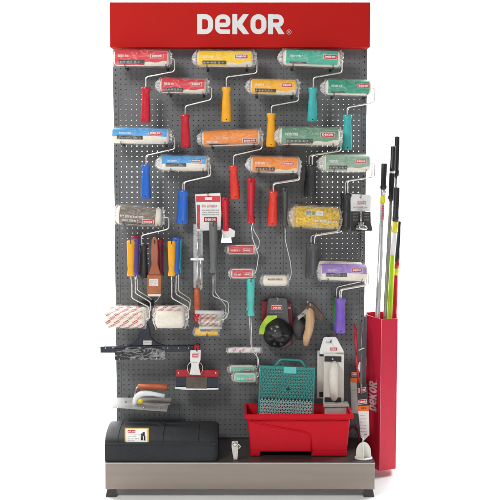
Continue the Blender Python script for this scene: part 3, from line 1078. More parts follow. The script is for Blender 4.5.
mb.grid(dome, 36, 12, mat('mask_black', s2l(30, 30, 32), .3, var=.2)); mb.build('mask', b)
for (ax, az) in ((-.012, -.036), (.014, -.037)):
    mb = MB(); mb.lathe((cx + ax, -.085, cy + az), (cx + ax, -.108, cy + az), [(0, .009), (.6, .009), (.8, .008), (1, .006)], black, 22)
    mb.build('filter', b)
mb = MB(); mb.lathe((cx - .004, -.10, cy + .006), (cx - .006, -.121, cy + .008), [(0, .024), (.5, .023), (.8, .018), (1, .008)], mat('valve_grey', s2l(62, 62, 64), .25), 20); mb.build('valve', b)
mb = MB()
cardmesh(mb, [(267.4, 315.6), (277, 315.4), (277.2, 317.6), (271, 321), (266, 326), (263.8, 334.4), (258.8, 334.4), (260, 326), (264, 320)], -.075, .004, mat('lime_strap', s2l(176, 214, 62), .5)); mb.build('strap', b, bevel=.001)
hook(278, 301.5, -.07, 'silver wire hook above the black respirator', True)
b = thing('filter_pack', 'crimson pack hanging behind the black respirator', 'pack', P(276, 300, -.03))
mb = MB()
cardmesh(mb, [(261.5, 301), (268, 301), (287, 301), (292, 304), (293, 322), (292.5, 345), (284, 349), (266, 346), (261, 330)], -.03, .018, mat('crimson_pack', s2l(136, 24, 38), .45, var=.15)); mb.build('box', b, bevel=.003)
mb = MB(); scribble(mb, on(-.03), 288, 292, 306, 309, card, random.Random(2), .0008, 1.2); mb.build('print', b)

# wall brush
b = thing('block_brush', 'dark bristled block brush with curved pale wooden handle beside the respirator', 'brush', P(308, 305, -.06))
mb = MB()
mb.tube([P(309.5, 306, -.075), P(309.8, 312, -.095), P(310.2, 320, -.105), P(309, 330, -.105), P(306.5, 338, -.1), P(305.6, 345, -.092)], [.011, .0165, .018, .0165, .0155, .010], palewood, 18); mb.build('handle', b)
mb = MB()
cardmesh(mb, [(309, 304), (313, 303.6), (323, 314.6), (323, 320), (319, 320.4), (310, 309)], -.1, .05, mat('bristle_brown', s2l(98, 80, 66), .8, var=.3, nscale=120, stretch=(3, 1, 1), bump=.8))
cardmesh(mb, [(309, 304.2), (308.6, 309), (299, 320), (297.6, 317)], -.1, .05, MATS['bristle_brown']); mb.build('bristle_block', b, bevel=.002)
mb = MB(); cardmesh(mb, [(297.4, 316.6), (306.6, 308.4), (307.4, 312.6), (298.6, 320)], -.104, .0015, mat('grey_tag', s2l(158, 158, 158), .5))
scribble(mb, on(-.104), 300.5, 305, 313, 314.6, dark, random.Random(9), .0008, .8); mb.build('tag', b)
mb = MB()
c_ = P(300, 328, -.05)
mb.grid(lambda a, c: c_ + Vector((.03 * math.cos(2 * math.pi * a) * math.cos(rad(90) * c), -.04 * math.sin(rad(90) * c), .05 * math.sin(2 * math.pi * a) * math.cos(rad(90) * c))), 26, 8, mat('dark_bristle', s2l(66, 66, 66), .8, var=.2, bump=.8)); mb.build('bristles', b)
hook(310, 306.6, -.12, 'silver wire hook above the wooden handled brush', True)

# sanding float pack
b = thing('sanding_float', 'front white hand sander with pale grip on a peaked white card', 'hand sander', P(333, 345, -.08))
Y = -.11
mb = MB(); cardmesh(mb, [(319.6, 351), (323.4, 338.4), (325, 337), (335.4, 337), (337, 338.6), (343.6, 351), (343.8, 355), (319.6, 354)], Y + .01, .0014, card)
mb.build('backing_card', b)
mb = MB(); logo(mb, lfn(Y + .01), 330, 337, -350.4, -347.6, .0006)
mb.build('logo', b); mb = MB()
scribble(mb, on(Y + .01), 326, 333, 341, 343.4, greyp, random.Random(1), .0008, 1.6)
rect(mb, lambda u, v: on(Y + .01)(u, v, .0008), 336.6, 343.4, 352.6, 353.8, mat('olive_print', s2l(180, 180, 90), .5))
mb.build('print', b)
ivory = mat('ivory_plastic', s2l(226, 222, 212), .4, var=.02)
mb = MB(); cardmesh(mb, [(323.8, 353.6), (344.2, 354.4), (343.6, 403.6), (323.4, 403.4)], Y, .008, ivory); mb.build('sole_plate', b, bevel=.0015)
for (a0, a1) in ((356.2, 361.6), (397.4, 401.8)):
    mb = MB(); cardmesh(mb, [(324.6, a0), (341.4, a0 + .4), (341.2, a1 + .3), (324.4, a1)], Y - .004, .0038, black)
    c = P(332.6, (a0 + a1) / 2, Y - .004); mb.lathe(c, c + Vector((0, -.004, 0)), [(0, .004), (1, .0035)], chrome, 10)
    mb.build('clamp', b, bevel=.001)
mb = MB(); mb.tube([P(334.6, 362.8, Y - .004), P(334.4, 366, Y - .022), P(333.6, 372, Y - .034), P(333.4, 381, Y - .036), P(333.8, 391, Y - .032), P(334.2, 397, Y - .02), P(334.2, 399, Y - .004)], [.011, .0165, .019, .0195, .018, .0145, .01], ivory, 20); mb.build('grip', b)
hook(331, 343, -.13, 'black wire hook holding the peaked white card of the sander')
b = thing('sanding_float', 'second hand sander behind the front one, black corners showing at its left', 'hand sander', P(322, 352, -.05))
mb = MB(); cardmesh(mb, [(317.4, 350.6), (336, 351), (336, 398.4), (317, 398.4)], -.06, .012, ivory); mb.build('sole_plate', b, bevel=.0015)
for (a0, a1) in ((351.6, 356.2), (392, 397)):
    mb = MB(); cardmesh(mb, [(319.4, a0), (324, a0), (324, a1), (319.4, a1)], -.0635, .0033, black); mb.build('clamp', b, bevel=.0008)

# power mixer on its card
b = thing('paint_mixer', 'chromed drill mixer on a white and black card at the right board edge', 'mixer', P(361, 195, -.04))
Y = -.05
mb = MB()
cardmesh(mb, [(350.6, 195), (352, 194), (369.4, 195), (371, 196), (370.6, 211.4), (350.8, 211.2)], Y, .0016, card)
cardmesh(mb, [(350.8, 211.5), (370.6, 211.7), (370.8, 222), (372.4, 229), (372, 231), (351, 231), (349.4, 229.4), (350.8, 222)], Y, .0016, mat('black_card', s2l(50, 49, 48), .35, var=.15))
mb.build('backing_card', b)
mb = MB(); logo(mb, lfn(Y), 357.4, 365.4, -204.6, -201.6, .0005, red=card, ink=logored)
mb.build('logo', b); mb = MB()
for u in (353.4, 364.4):
    mb = MB()
    for q in range(3):
        scribble(mb, on(Y), u, u + 4.6, 213 + 3 * q, 214.4 + 3 * q, greyp, random.Random(q + int(u)), .0008, .8)
    mb.build('print', b)
mb = MB()
scribble(mb, on(Y), 353.5, 368, 206.6, 207.8, greyp, random.Random(q), .0008, .9)
mb.build('print', b)
mb = MB(); mb.tube([P(360.8, 211, Y - .01), P(360.8, 226, Y - .01)], .0042, chrome, 12); mb.build('shaft', b)
mb = MB(); c = P(361, 222, Y - .012); c2 = P(361, 229.5, Y - .012)
mb.lathe(c, c2, [(0, .008), (.1, .012), (.35, .0135), (.36, .02), (.6, .0245), (.85, .027), (1, .024)], chrome, 26); mb.build('collar', b)
mb = MB()
sp = [P(360.6, 230, Y - .012) + Vector((.009 * math.cos(i * .55), .009 * math.sin(i * .55), -i * .00095)) for i in range(110)]
mb.tube(sp, .0018, mat('dull_wire', s2l(110, 112, 110), .4, .9), 7)
mb.tube([P(360.6, 229, Y - .012), P(360.6, 257, Y - .012)], .003, MATS['dull_wire'], 8); mb.build('whisk', b)
hook(361, 198, -.08, 'dark wire hook above the drill mixer card')

# squeegee
b = thing('floor_squeegee', 'long navy squeegee wrapped in shiny film with a white sticker', 'squeegee', P(140, 346, -.08))
Y = -.09
mb = MB(); cardmesh(mb, [(100, 347), (105, 346.4), (175, 346), (196, 345.6), (197, 346.5), (197, 351), (175, 352), (100.5, 353)], Y, .02, navy)
for u in (105.4, 167.8, 178.4, 188.6):
    c = P(u, 348, Y); mb.lathe(c, c + Vector((0, -.0015, 0)), [(0, .003), (1, .0022)], chrome, 10)
mb.build('bar', b, bevel=.002)
mb = MB(); cardmesh(mb, [(124, 346.2), (133, 343.5), (138.6, 337), (141.2, 327), (143, 324.6), (147.4, 324.4), (149, 327), (151, 337), (156.6, 342.6), (166, 346)], Y + .004, .016, navy); mb.build('socket', b, bevel=.003)
mb = MB(); cardmesh(mb, [(143.2, 340.6), (151.6, 340.6), (151.6, 344.8), (143.2, 344.8)], Y + .0032, .0006, card)
scribble(mb, on(Y + .0032), 144, 151, 341.6, 342.8, greyp, random.Random(5), .0003, .9); mb.build('sticker', b)
mb = MB(); cardmesh(mb, [(114, 349), (162, 348), (161, 358.4), (115, 360)], Y - .006, .005, black)
for u, v in ((119.4, 359), (156.4, 358.4)):
    c = P(u, v, Y - .006); mb.lathe(c, c + Vector((0, -.0015, 0)), [(0, .0026), (1, .002)], chrome, 10)
mb.build('rubber_blade', b)
mb = MB()
mb.grid(lambda a, c: P(112 + 53 * a + (1.6 if c > .9 else 0), 347 + 13 * c, Y - .012) + Vector((0, -.006 * noise.noise(Vector((a * 22, c * 5, 8))), .003 * noise.noise(Vector((a * 9, c * 3, 1))))), 60, 14, FILM_DARK); mb.build('clear_wrapper', b)
for u in (122, 158):
    hook(u, 354.5, -.125, 'dark wire hook under the %s end of the navy squeegee' % ('left' if u < 140 else 'right'))

# broad scraper
b = thing('taping_knife', 'broad scraper with red back, dark blade and white hang card', 'scraper', P(197, 360, -.08))
Y = -.08
mb = MB(); cardmesh(mb, [(176, 369.8), (190, 369.6), (218.6, 370.4), (218.4, 377), (176, 376.6)], Y, .012, mat('scarlet_back', s2l(176, 18, 38), .35))
for u in (178.4, 215.8):
    c = P(u, 373, Y); mb.lathe(c, c + Vector((0, -.0018, 0)), [(0, .0034), (1, .0028)], chrome, 12)
mb.build('back', b, bevel=.0015)
mb = MB(); cardmesh(mb, [(176.2, 377), (218.2, 377.4), (218, 388), (176, 388)], Y + .004, .002, mat('blade_blue_steel', s2l(52, 60, 68), .3, .5, var=.1)); mb.build('blade', b)
mb = MB(); cardmesh(mb, [(186.4, 376.8), (207, 377.2), (207, 389.2), (186, 389.2)], Y - .002, .0014, mat('blade_brown_steel', s2l(98, 90, 82), .35, .6, var=.1)); mb.build('blade', b)
mb = MB(); cardmesh(mb, [(175, 387.2), (186, 387.2), (186, 388.4), (207, 388.6), (207, 388), (218.4, 388), (218.4, 389.4), (207, 390), (186, 390), (175, 388.6)], Y - .004, .001, chrome); mb.build('blade_edge', b)
mb = MB(); cardmesh(mb, [(190.4, 350.2), (200.8, 350.2), (200.4, 360), (198.4, 365), (200.6, 375), (189.6, 374.6), (191.4, 365), (190, 360)], Y - .03, .0012, card)
logo(mb, lfn(Y - .03), 192.4, 198.4, -357.4, -353.6, .0005)
scribble(mb, on(Y - .03), 191.6, 199, 361.6, 362.6, greyp, random.Random(6), .0006, .9)
mb.build('hang_card', b)
mb = MB(); mb.lathe(P(197, 344.6, Y - .02), P(197, 372, Y - .01), [(0, .008), (.04, .012), (.25, .0125), (.7, .011), (1, .013)], HC['red'], 18); mb.build('handle', b)
mb = MB()
for sx in (-1, 1):
    mb.tube(fillet([P(195 + sx * 3, 361, Y - .012), P(195 + sx * 7.6, 365, Y - .012), P(195 + sx * 7.6, 371, Y - .012), P(195 + sx * 4, 375, Y - .012)], .02), .0016, steel, 8)
mb.build('wire_clip', b)
hook(196.5, 351, -.13, 'red-tipped dark hook above the broad scraper')

# trowels
tm = mat('trowel_steel', s2l(160, 160, 158), .45, .35, var=.08, nscale=40, stretch=(.3, 1, 1))
b = thing('plaster_trowel', 'rear steel trowel with brown wooden handle', 'trowel', P(142, 395, -.08))
mb = MB()
Yb = -.075
mb.prism([(113, 397.6), (171.4, 397.8), (169.6, 404.8), (111.6, 402.6)], lambda u, v, w: P(u, v, Yb - (v - 397) * .007) + Vector((0, 0, -w)), 0, .0016, tm); mb.build('blade', b)
mb = MB(); mb.lathe(P(137.6, 386.6, Yb - .012), P(168, 387.4, Yb - .012), [(0, .008), (.04, .0115), (.4, .0125), (.8, .0118), (.97, .0125), (1, .009)], wood, 20); mb.build('handle', b)
mb = MB(); mb.tube(fillet([P(139, 386.6, Yb - .012), P(136.4, 388, Yb - .012), P(135, 395, Yb - .02), P(136.6, 399.6, Yb - .022)], .02), .0036, chrome, 8); mb.build('tang', b)
b = thing('plaster_trowel', 'front steel trowel with white curved grip and yellow sticker', 'trowel', P(138, 402, -.14))
Yb = -.125
mb = MB()
mb.prism([(108.8, 402), (168.2, 405.6), (166.8, 411.2), (105.8, 406.8)], lambda u, v, w: P(u, v, Yb - (v - 402) * .008) + Vector((0, 0, -w)), 0, .0018, tm)
for u in (118, 144, 160):
    c = P(u, 408.2, Yb - .05); mb.lathe(c, c + Vector((0, 0, .003)), [(0, .003), (1, .003)], chrome, 8)
mb.build('blade', b)
mb = MB(); wp = mat('white_grip_plastic', s2l(236, 238, 242), .3, var=.01)
mb.tube(fillet([P(134.6, 406, Yb - .02), P(134.8, 400, Yb - .02), P(139, 394.8, Yb - .02), P(147, 393, Yb - .02), P(156, 393.6, Yb - .02), P(164.6, 395.4, Yb - .02)], .03), [.009] * 1 + [.0105] * 24 + [.0085], wp, 18) if False else None
gp = fillet([P(134.6, 406, Yb - .02), P(135, 399, Yb - .02), P(140.6, 393.6, Yb - .02), P(150, 393.4, Yb - .02), P(164.6, 396, Yb - .02)], .04, 6)
mb.tube(gp, [.0085 + .0035 * math.sin(math.pi * min(1, i / (len(gp) - 1) * 1.05)) for i in range(len(gp))], wp, 18); mb.build('grip', b)
c = P(140.4, 401.2, Yb - .028)
mb = MB(); mb.lathe(c, c + Vector((0, -.002, 0)), [(0, .0105), (1, .0105)], mat('yellow_sticker', s2l(236, 214, 60), .5), 24); mb.build('sticker', b)
hook(126, 404.4, -.115, 'dark wire hook under the left of the trowels')
hook(160, 406.4, -.115, 'dark wire hook under the right of the trowels')

# black kneeling board / ribbed bin
b = thing('storage_bin', 'dark grey round-topped plastic bin with yellow-edged label on the steel shelf', 'bin', G(160, 461, SZ))
xl, xr = G(105.2, 460.5, SZ).x, P(218.4, 440, -.18).x
yf = -.333
zc = P(160, 443.6, yf + .004).z
zt = P(160, 424.3, -.185).z
prof = [(yf, SZ + .001), (yf + .002, zc - .002)]
for i in range(0, 19):
    a = rad(i * 9)
    prof.append((yf + .008 + .135 * (1 - math.cos(a)), zc + .004 + (zt - zc - .004) * math.sin(a)))
prof += [(-.06, SZ + .001)]
binm = mat('dark_bin_plastic', s2l(46, 48, 51), .5, var=.09, nscale=14, bump=.7, bscale=420, spec=.25)
mb = MB()
xsn = [xl, xl + .004, xl + .012] + [xl + .012 + (xr - xl - .04) * i / 40 for i in range(1, 41)] + [xr - .018, xr - .008, xr]
grooves = [P(119, 440, -.25).x, P(162, 440, -.25).x, P(197, 440, -.25).x]
cyy, czz = -.2, SZ + .03
rows = []
for X in xsn:
    k = 1.0
    if X < xl + .003: k = .985
    elif X < xl + .008: k = .99
    if X > xr - .003: k = .9
    elif X > xr - .012: k = .96
    elif X > xr - .022: k = .99
    rows.append([Vector((X, cyy + (y - cyy) * k, czz + (z - czz) * k if z > czz else z)) for y, z in prof])
nP = len(prof)
vs = [p for r_ in rows for p in r_]
fs = [(i * nP + j, i * nP + j + 1, (i + 1) * nP + j + 1, (i + 1) * nP + j) for i in range(len(rows) - 1) for j in range(nP - 1)]
fs += [tuple(range(nP))[::-1], tuple((len(rows) - 1) * nP + j for j in range(nP))]
mb.add(vs, fs, binm, True)
body = mb.build('body', b)
es = body.modifiers.new('split', 'EDGE_SPLIT'); es.split_angle = rad(35)
def ribpt(gx, hw_, t, lift):
    i = min(int(t * 15), 14)
    q = t * 15 - i
    (y0, z0), (y1, z1) = prof[1 + i], prof[2 + i]
    y, z = y0 + (y1 - y0) * q, z0 + (z1 - z0) * q
    n_ = Vector((0, -(z1 - z0), (y1 - y0))).normalized()
    return Vector((gx + hw_, y, z)) + n_ * lift


for gx, hw_ in zip(grooves, (.0035, .008, .008)):
    mb = MB()
    mb.grid(lambda a, c: ribpt(gx, -hw_ + 2 * hw_ * a, c, .0024), 1, 30, binm)
    mb.grid(lambda a, c: ribpt(gx, -hw_, c, .0024 * a - .001 * (1 - a)), 1, 30, binm)
    mb.grid(lambda a, c: ribpt(gx, hw_, c, .0024 * (1 - a) - .001 * a), 1, 30, binm)
    mb.build('rib', b)
mb = MB(); mb.box((xl + .002, yf - .0022, zc - .003), (xr - .006, yf + .003, zc + .002), binm); mb.build('lip', b, bevel=.001)
c = P(162, 424, -.185); mb = MB(); mb.lathe((c.x, -.185, zt - .004), (c.x, -.185, zt + .006), [(0, .02), (.5, .019), (.85, .015), (1, .008)], binm, 22); mb.build('knob', b)


def onbin(u, v, lift=0):
    """point on the curved front of the bin seen at picture height v"""
    best = None
    for i in range(2, 12):
        (y0, z0), (y1, z1) = prof[i], prof[i + 1]
        for t in range(12):
            q = t / 12
            y, z = y0 + (y1 - y0) * q, z0 + (z1 - z0) * q
            w = Vector((0, y - CY, z - CZ))
            dpt = w.y * CP - w.z * SP
            py = 250 - F * (w.y * SP + w.z * CP) / dpt
            e = abs(py - v)
            if best is None or e < best[0]:
                n_ = Vector((0, -(z1 - z0), (y1 - y0))).normalized()
                best = (e, y, z, dpt, n_)
    _, y, z, dpt, n_ = best
    return Vector(((u - 240) * dpt / F, y, z)) + n_ * (.001 + lift)


mb = MB()
rect(mb, lambda u, v: onbin(u, v, .0002), 124.8, 148.8, 428, 443.6, mat('yellow_edge', s2l(206, 172, 60), .5), 2, 16)
rect(mb, lambda u, v: onbin(u, v, .0008), 126.4, 147.4, 429.2, 442.4, card, 2, 16)
for q in range(4):
    scribble(mb, lambda u, v, lf: onbin(u, v, .0012), 127.6, 127.6 + (14, 9, 12, 7)[q], 434.6 + q * 1.9, 435.6 + q * 1.9, greyp, random.Random(q + 20), .0003, .9)
# small black figure on the label
for (u0, v0, u1, v1) in ((142.6, 432.6, 144.8, 436.4), (140.8, 436.2, 143, 440.6), (143.8, 436.2, 145.4, 440.8), (141, 434, 142.8, 436)):
    rect(mb, lambda u, v: onbin(u, v, .0012), u0, u1, v0, v1, black, 1, 4)
rect(mb, lambda u, v: onbin(u, v, .0012), 127.6, 135.4, 430.6, 433.2, logored, 1, 3)
scribble(mb, lambda u, v, lf: onbin(u, v, .0018), 128.2, 135, 431.2, 432.6, white, random.Random(31), .0003, 1.1)
mb.build('label', b)

# small steel bracket on the shelf
g = G(235.6, 460.4, SZ)
b = thing('steel_bracket', 'small upright silver bracket alone on the steel shelf', 'bracket', g)
mb = MB()
Yq = g.y
mb.prism([(231.8, 441.4), (237.6, 441), (238.4, 445.6), (237.4, 459.9), (233.6, 459.9), (231.6, 447)], lambda u, v, w: P(u, v, Yq) + Vector((0, w, 0)), 0, .004, mat('satin_nickel', s2l(206, 200, 188), .35, .5))
mb.build('plate', b, bevel=.001)
mb = MB(); c = P(235, 444, Yq); mb.lathe(c, c + Vector((0, -.009, 0)), [(0, .009), (.6, .009), (1, .006)], chrome, 16); mb.build('screw', b)
mb = MB(); mb.tube(fillet([P(237.6, 444.4, Yq - .003), P(240.4, 445.4, Yq - .003), P(239.8, 448, Yq - .003), P(237.8, 448.2, Yq - .003)], .006), .0022, chrome, 8); mb.build('wing', b)

# red tub
redp = mat('red_tub_plastic', s2l(200, 4, 30), .38, var=.03, nscale=12, spec=.2)
zb = SZ + .001
fL, fR = G(250.4, 456.2, zb), G(347.4, 457.6, zb)
yf = fL.y
b = thing('paint_tub', 'deep red plastic paint tub with flared rim on the steel shelf', 'tub', Vector(((fL.x + fR.x) / 2, yf + .08, zb)))
yr_ = yf - .014
rimz = P(300, 416, yr_).z
rl, rrx = P(244.6, 416, yr_).x, P(353.4, 416, yr_).x
dep = .185
bl, br = fL.x, fR.x
bb = yf + dep - .05
mb = MB()
th = .004


def shell(inset):
    lo = [(bl + inset, yf + inset), (br - inset, yf + inset), (br - inset, bb - inset), (bl + inset, bb - inset)]
    hi = [(rl + .010 + inset, yr_ + .010 + inset), (rrx - .010 - inset, yr_ + .010 + inset), (rrx - .01 - inset, yr_ + dep - .01 - inset), (rl + .01 + inset, yr_ + dep - .01 - inset)]
    return lo, hi


lo, hi = shell(0)
lo2, hi2 = shell(th)
zlow = zb + .016
vs = [(x, y, zlow) for x, y in lo] + [(x, y, rimz) for x, y in hi] + [(x, y, zlow + th) for x, y in lo2] + [(x, y, rimz) for x, y in hi2]
fs = []
for k in range(4):
    q = (k + 1) % 4
    fs.append((k, q, 4 + q, 4 + k))
    fs.append((8 + q, 8 + k, 12 + k, 12 + q))
fs += [(3, 2, 1, 0), (8, 9, 10, 11)]
mb.add(vs, fs, redp)
tub = mb.build('body', b, bevel=.006, seg=3)
# rim: rolled lip as a frame
mb = MB()
o_ = [(rl, yr_), (rrx, yr_), (rrx, yr_ + dep), (rl, yr_ + dep)]
i_ = [(x + (.0105 if x < 0.2 else -.0105), y + (.0105 if y < yf + .05 else -.0105)) for x, y in o_]
zt_, zl_ = rimz + .006, rimz - .013
vs = [(x, y, zt_) for x, y in o_] + [(x, y, zt_) for x, y in i_] + [(x, y, zl_) for x, y in o_] + [(x, y, zl_) for x, y in i_]
fs = []
for k in range(4):
    q = (k + 1) % 4
    fs += [(k, q, 4 + q, 4 + k), (8 + k, 12 + k, 12 + q, 8 + q), (k, 8 + k, 8 + q, q), (4 + k, 4 + q, 12 + q, 12 + k)]
mb.add(vs, fs, redp)
mb.build('rim', b, bevel=.004, seg=3)
# feet: left foot, long right foot block under the stepped front
for (u0, u1) in ((250.4, 260.4), (311.5, 347.4)):
    x0, x1 = G(u0, 456.4, zb).x, G(u1, 457, zb).x
    for yy in (yf - .0006, bb - .03):
        mb = MB(); mb.box((x0, yy, zb), (x1, yy + .03, zlow + .004), redp); mb.build('foot', b, bevel=.003)


def tubfront(u, v):
    """point on the sloping tub front"""
    z0, z1 = zlow, rimz
    y0, y1 = lo[0][1], hi[0][1]
    t = .5
    for _ in range(20):
        y = y0 + (y1 - y0) * t
        z = P(u, v, y).z
        t = (z - z0) / (z1 - z0)
    y = y0 + (y1 - y0) * t
    return P(u, v, y) + Vector((0, -.0005, 0))


mb = MB()
mb.tube(fillet([tubfront(253, 421.6), tubfront(270, 425.6), tubfront(302, 431), tubfront(310.6, 434), tubfront(311.6, 452)], .02), .0032, redp, 8)
mb.build('moulded_ridge', b)
mb = MB(); mb.tube([tubfront(250, 421), tubfront(348.4, 421)], .0028, redp, 8); mb.build('moulded_ridge', b)

# teal paint grid leaning in the tub
tealm = mat('teal_grid_plastic', s2l(36, 140, 132), .35, var=.06)
palet = mat('pale_grid_plastic', s2l(146, 192, 188), .4, var=.06)
Yg = yf + .10
b = thing('paint_grid', 'turquoise perforated paint grid with carrying handle leaning in the red tub', 'paint grid', P(286, 416, Yg))
x0, x1 = P(257.2, 400, Yg).x, P(313.6, 400, Yg).x
ztop, zbt = P(286, 366.8, Yg + .02).z, P(286, 424, Yg).z
GC, GS = math.cos(rad(2.4)), math.sin(rad(2.4))
slope = .12            # leans back: Y grows with height


def gp3(x, z, w=0):
    dx_, dz_ = x - (x0 + x1) / 2, z - zbt
    dx_ *= 1 - .02 * dz_ / (ztop - zbt)
    return Vector(((x0 + x1) / 2 + dx_ * GC + dz_ * GS, Yg + dz_ * slope + w, zbt + dz_ * GC - dx_ * GS))


zsplit = P(286, 399.6, Yg + .01).z
fw = .0062
mb = MB()
for (a, c) in (((x0, zbt), (x0 + fw, ztop)), ((x1 - fw, zbt), (x1, ztop)), ((x0 + fw, ztop - fw * 1.2), (x1 - fw, ztop)), ((x0 + fw, zbt), (x1 - fw, zbt + fw))):
    vs = [gp3(a[0], a[1], 0), gp3(c[0], a[1], 0), gp3(c[0], c[1], 0), gp3(a[0], c[1], 0), gp3(a[0], a[1], .005), gp3(c[0], a[1], .005), gp3(c[0], c[1], .005), gp3(a[0], c[1], .005)]
    mb.add(vs, [(0, 1, 2, 3), (7, 6, 5, 4), (1, 0, 4, 5), (2, 1, 5, 6), (3, 2, 6, 7), (0, 3, 7, 4)], tealm)
mb.build('rim', b, bevel=.001)


def lattice(z0, z1, m, name):
    mb = MB()
    s = .0138
    hw_ = .00175
    X0, X1 = x0 + fw, x1 - fw
    for di, ang_ in enumerate((0, 60, 120)):
        d = Vector((math.cos(rad(ang_)), math.sin(rad(ang_))))
        nn = Vector((-d.y, d.x))
        stp = s * math.sin(rad(60)) / 1.0
        for k in range(-60, 80):
            for half in (0,):
                o = Vector((x0, zbt)) + nn * (k * stp)
                # clip the infinite line to the rect
                ts = []
                tmin, tmax = -9, 9
                ok = True
                for (pp, dd, lo_, hi_) in ((o.x, d.x, X0, X1), (o.y, d.y, z0, z1)):
                    if abs(dd) < 1e-6:
                        if pp < lo_ + hw_ or pp > hi_ - hw_:
                            ok = False
                    else:
                        a_, b_ = (lo_ - pp) / dd, (hi_ - pp) / dd
                        if a_ > b_: a_, b_ = b_, a_
                        tmin, tmax = max(tmin, a_), min(tmax, b_)
                if not ok or tmax - tmin < .004:
                    continue
                a2, b2_ = o + d * tmin, o + d * tmax
                w0, w1 = .0008 + di * .0005, .0042 - di * .0004
                q = nn * hw_
                pts = [a2 - q, b2_ - q, b2_ + q, a2 + q]
                vs = [gp3(p.x, min(max(p.y, z0), z1), w0) for p in pts] + [gp3(p.x, min(max(p.y, z0), z1), w1) for p in pts]
                mb.add(vs, [(0, 1, 2, 3), (7, 6, 5, 4), (1, 0, 4, 5), (2, 1, 5, 6), (3, 2, 6, 7), (0, 3, 7, 4)], m)
    mb.build(name, b)


lattice(zsplit, ztop - fw * 1.2, tealm, 'lattice')
lattice(zbt + fw, zsplit - .0005, palet, 'pale_lattice')
mb = MB()
hz = [(P(272.4, 369, Yg).x, ztop - .002), (P(278, 360.6, Yg).x, ztop + .026), (P(298.6, 360.6, Yg).x, ztop + .026), (P(305, 370, Yg).x, ztop - .002)]
strip = []
pts = fillet([gp3(x, z, .0025) for x, z in hz], .008, 4)
for i in range(len(pts) - 1):
    pass
mb.tube(pts, .0046, tealm, 8); mb.build('handle', b)
mb = MB()
a, c = (P(281.6, 368, Yg).x, ztop - .027), (P(294.6, 368, Yg).x, ztop - .001)
vs = [gp3(a[0], a[1], -.0012), gp3(c[0], a[1], -.0012), gp3(c[0], c[1], -.0012), gp3(a[0], c[1], -.0012), gp3(a[0], a[1], .0058), gp3(c[0], a[1], .0058), gp3(c[0], c[1], .0058), gp3(a[0], c[1], .0058)]
mb.add(vs, [(0, 1, 2, 3), (7, 6, 5, 4), (1, 0, 4, 5), (2, 1, 5, 6), (3, 2, 6, 7), (0, 3, 7, 4)], HC['lightteal']); mb.build('name_plate', b, bevel=.001)
mb = MB(); c = gp3(P(286.6, 389.6, Yg).x, P(286, 389.6, Yg).z, -.001); mb.lathe(c, c + Vector((0, .006, 0)), [(0, .0068), (1, .0068)], mat('dark_teal', s2l(20, 74, 76), .4), 18); mb.build('boss', b)

# pale tray in the tub
b = thing('paint_tray', 'pale grey plastic tray standing in the right of the red tub', 'paint tray', P(336, 416, yf + .12))
mb = MB(); ya = yf + .12
gm = mat('pale_tray_plastic', s2l(196, 194, 188), .4)
mb.prism([(325, 407.6), (348, 407.2), (348, 418), (325, 420)], lambda u, v, w: P(u, v, ya) + Vector((0, w, 0)), 0, .035, gm)
mb.build('body', b, bevel=.004)
mb = MB(); mb.prism([(323.6, 404.4), (348.6, 404), (349.4, 407), (323.6, 407.4)], lambda u, v, w: P(u, v, ya - .006) + Vector((0, w, 0)), 0, .046, gm); mb.build('rim', b, bevel=.002)

# blade packs and stick at the right
orange = mat('orange_print', s2l(232, 110, 30), .5)
crd = mat('dull_card', s2l(186, 184, 178), .5, var=.06)
bc = mat('black_pack_print', s2l(36, 30, 30), .35, var=.2, nscale=90)
b = thing('blade_pack', 'rear grey card blade pack with black and orange top behind the hanging tag', 'blade pack', P(356, 365, -.06))
mb = MB()
Y = -.06
cardmesh(mb, [(350.4, 366), (361.6, 366.6), (361.6, 377.6), (350.4, 377.6)], Y, .003, bc)
cardmesh(mb, [(350.4, 377.8), (361.6, 377.8), (361.6, 383), (350.4, 382)], Y, .003, orange)
cardmesh(mb, [(350.4, 382.2), (361.6, 383.2), (361.6, 414), (351.6, 413)], Y, .003, crd)
mb.build('card', b)
mb = MB(); logo(mb, lfn(Y), 352, 358.6, -376, -372.4, .0005)
mb.build('logo', b); mb = MB()
scribble(mb, on(Y), 352.4, 358, 389, 391, greyp, random.Random(7), .0006, 1.1)
mb.build('print', b)
b = thing('blade_pack', 'hanging blade pack with black top, orange band and long white tag', 'blade pack', P(362, 383, -.13))
Y = -.13


def tilt(u, v):
    return (u + (v - 383) * .045, v)


mb = MB()
cardmesh(mb, [tilt(*q) for q in ((356.6, 383.4), (367, 383.4), (367.6, 405.4), (357, 405.6))], Y, .003, bc)
cardmesh(mb, [tilt(*q) for q in ((357, 405.8), (367.6, 405.6), (367.7, 411), (357, 411))], Y, .003, orange)
cardmesh(mb, [tilt(*q) for q in ((357, 411.2), (367.7, 411.2), (367, 435), (362, 440), (358.4, 437.4))], Y, .003, card)
mb.build('card', b)
mb = MB()
for v0 in (388, 399.8):
    logo(mb, lambda u, v, lf: P(*(tilt(u, -v + (362 - u) * .12)), Y) + Vector((0, -lf, 0)), 358, 365.4, -v0 - 4, -v0, .0005)
    mb.build('logo', b); mb = MB()
scribble(mb, on(Y), 361.2, 365.6, 406.8, 409.2, bc, random.Random(4), .0008, 1.4)
for q in range(6):
    scribble(mb, on(Y), 360, 367, 415 + q * 3.2, 416 + q * 3.2, greyp, random.Random(q + 40), .0006, 1.3)
scribble(mb, on(Y), 364.4, 368, 433.4, 435, bc, random.Random(4), .0008, .8)
mb.build('print', b)
b = thing('red_saw_stick', 'thin red handled stick hanging left of the red cardboard column', 'saw', P(355, 323, -.05))
mb = MB(); mb.tube([P(354.8, 323, -.075), P(355.8, 340, -.078), P(356.8, 354, -.08)], [.0045, .006, .0065], HC['red'], 10); mb.build('handle', b)
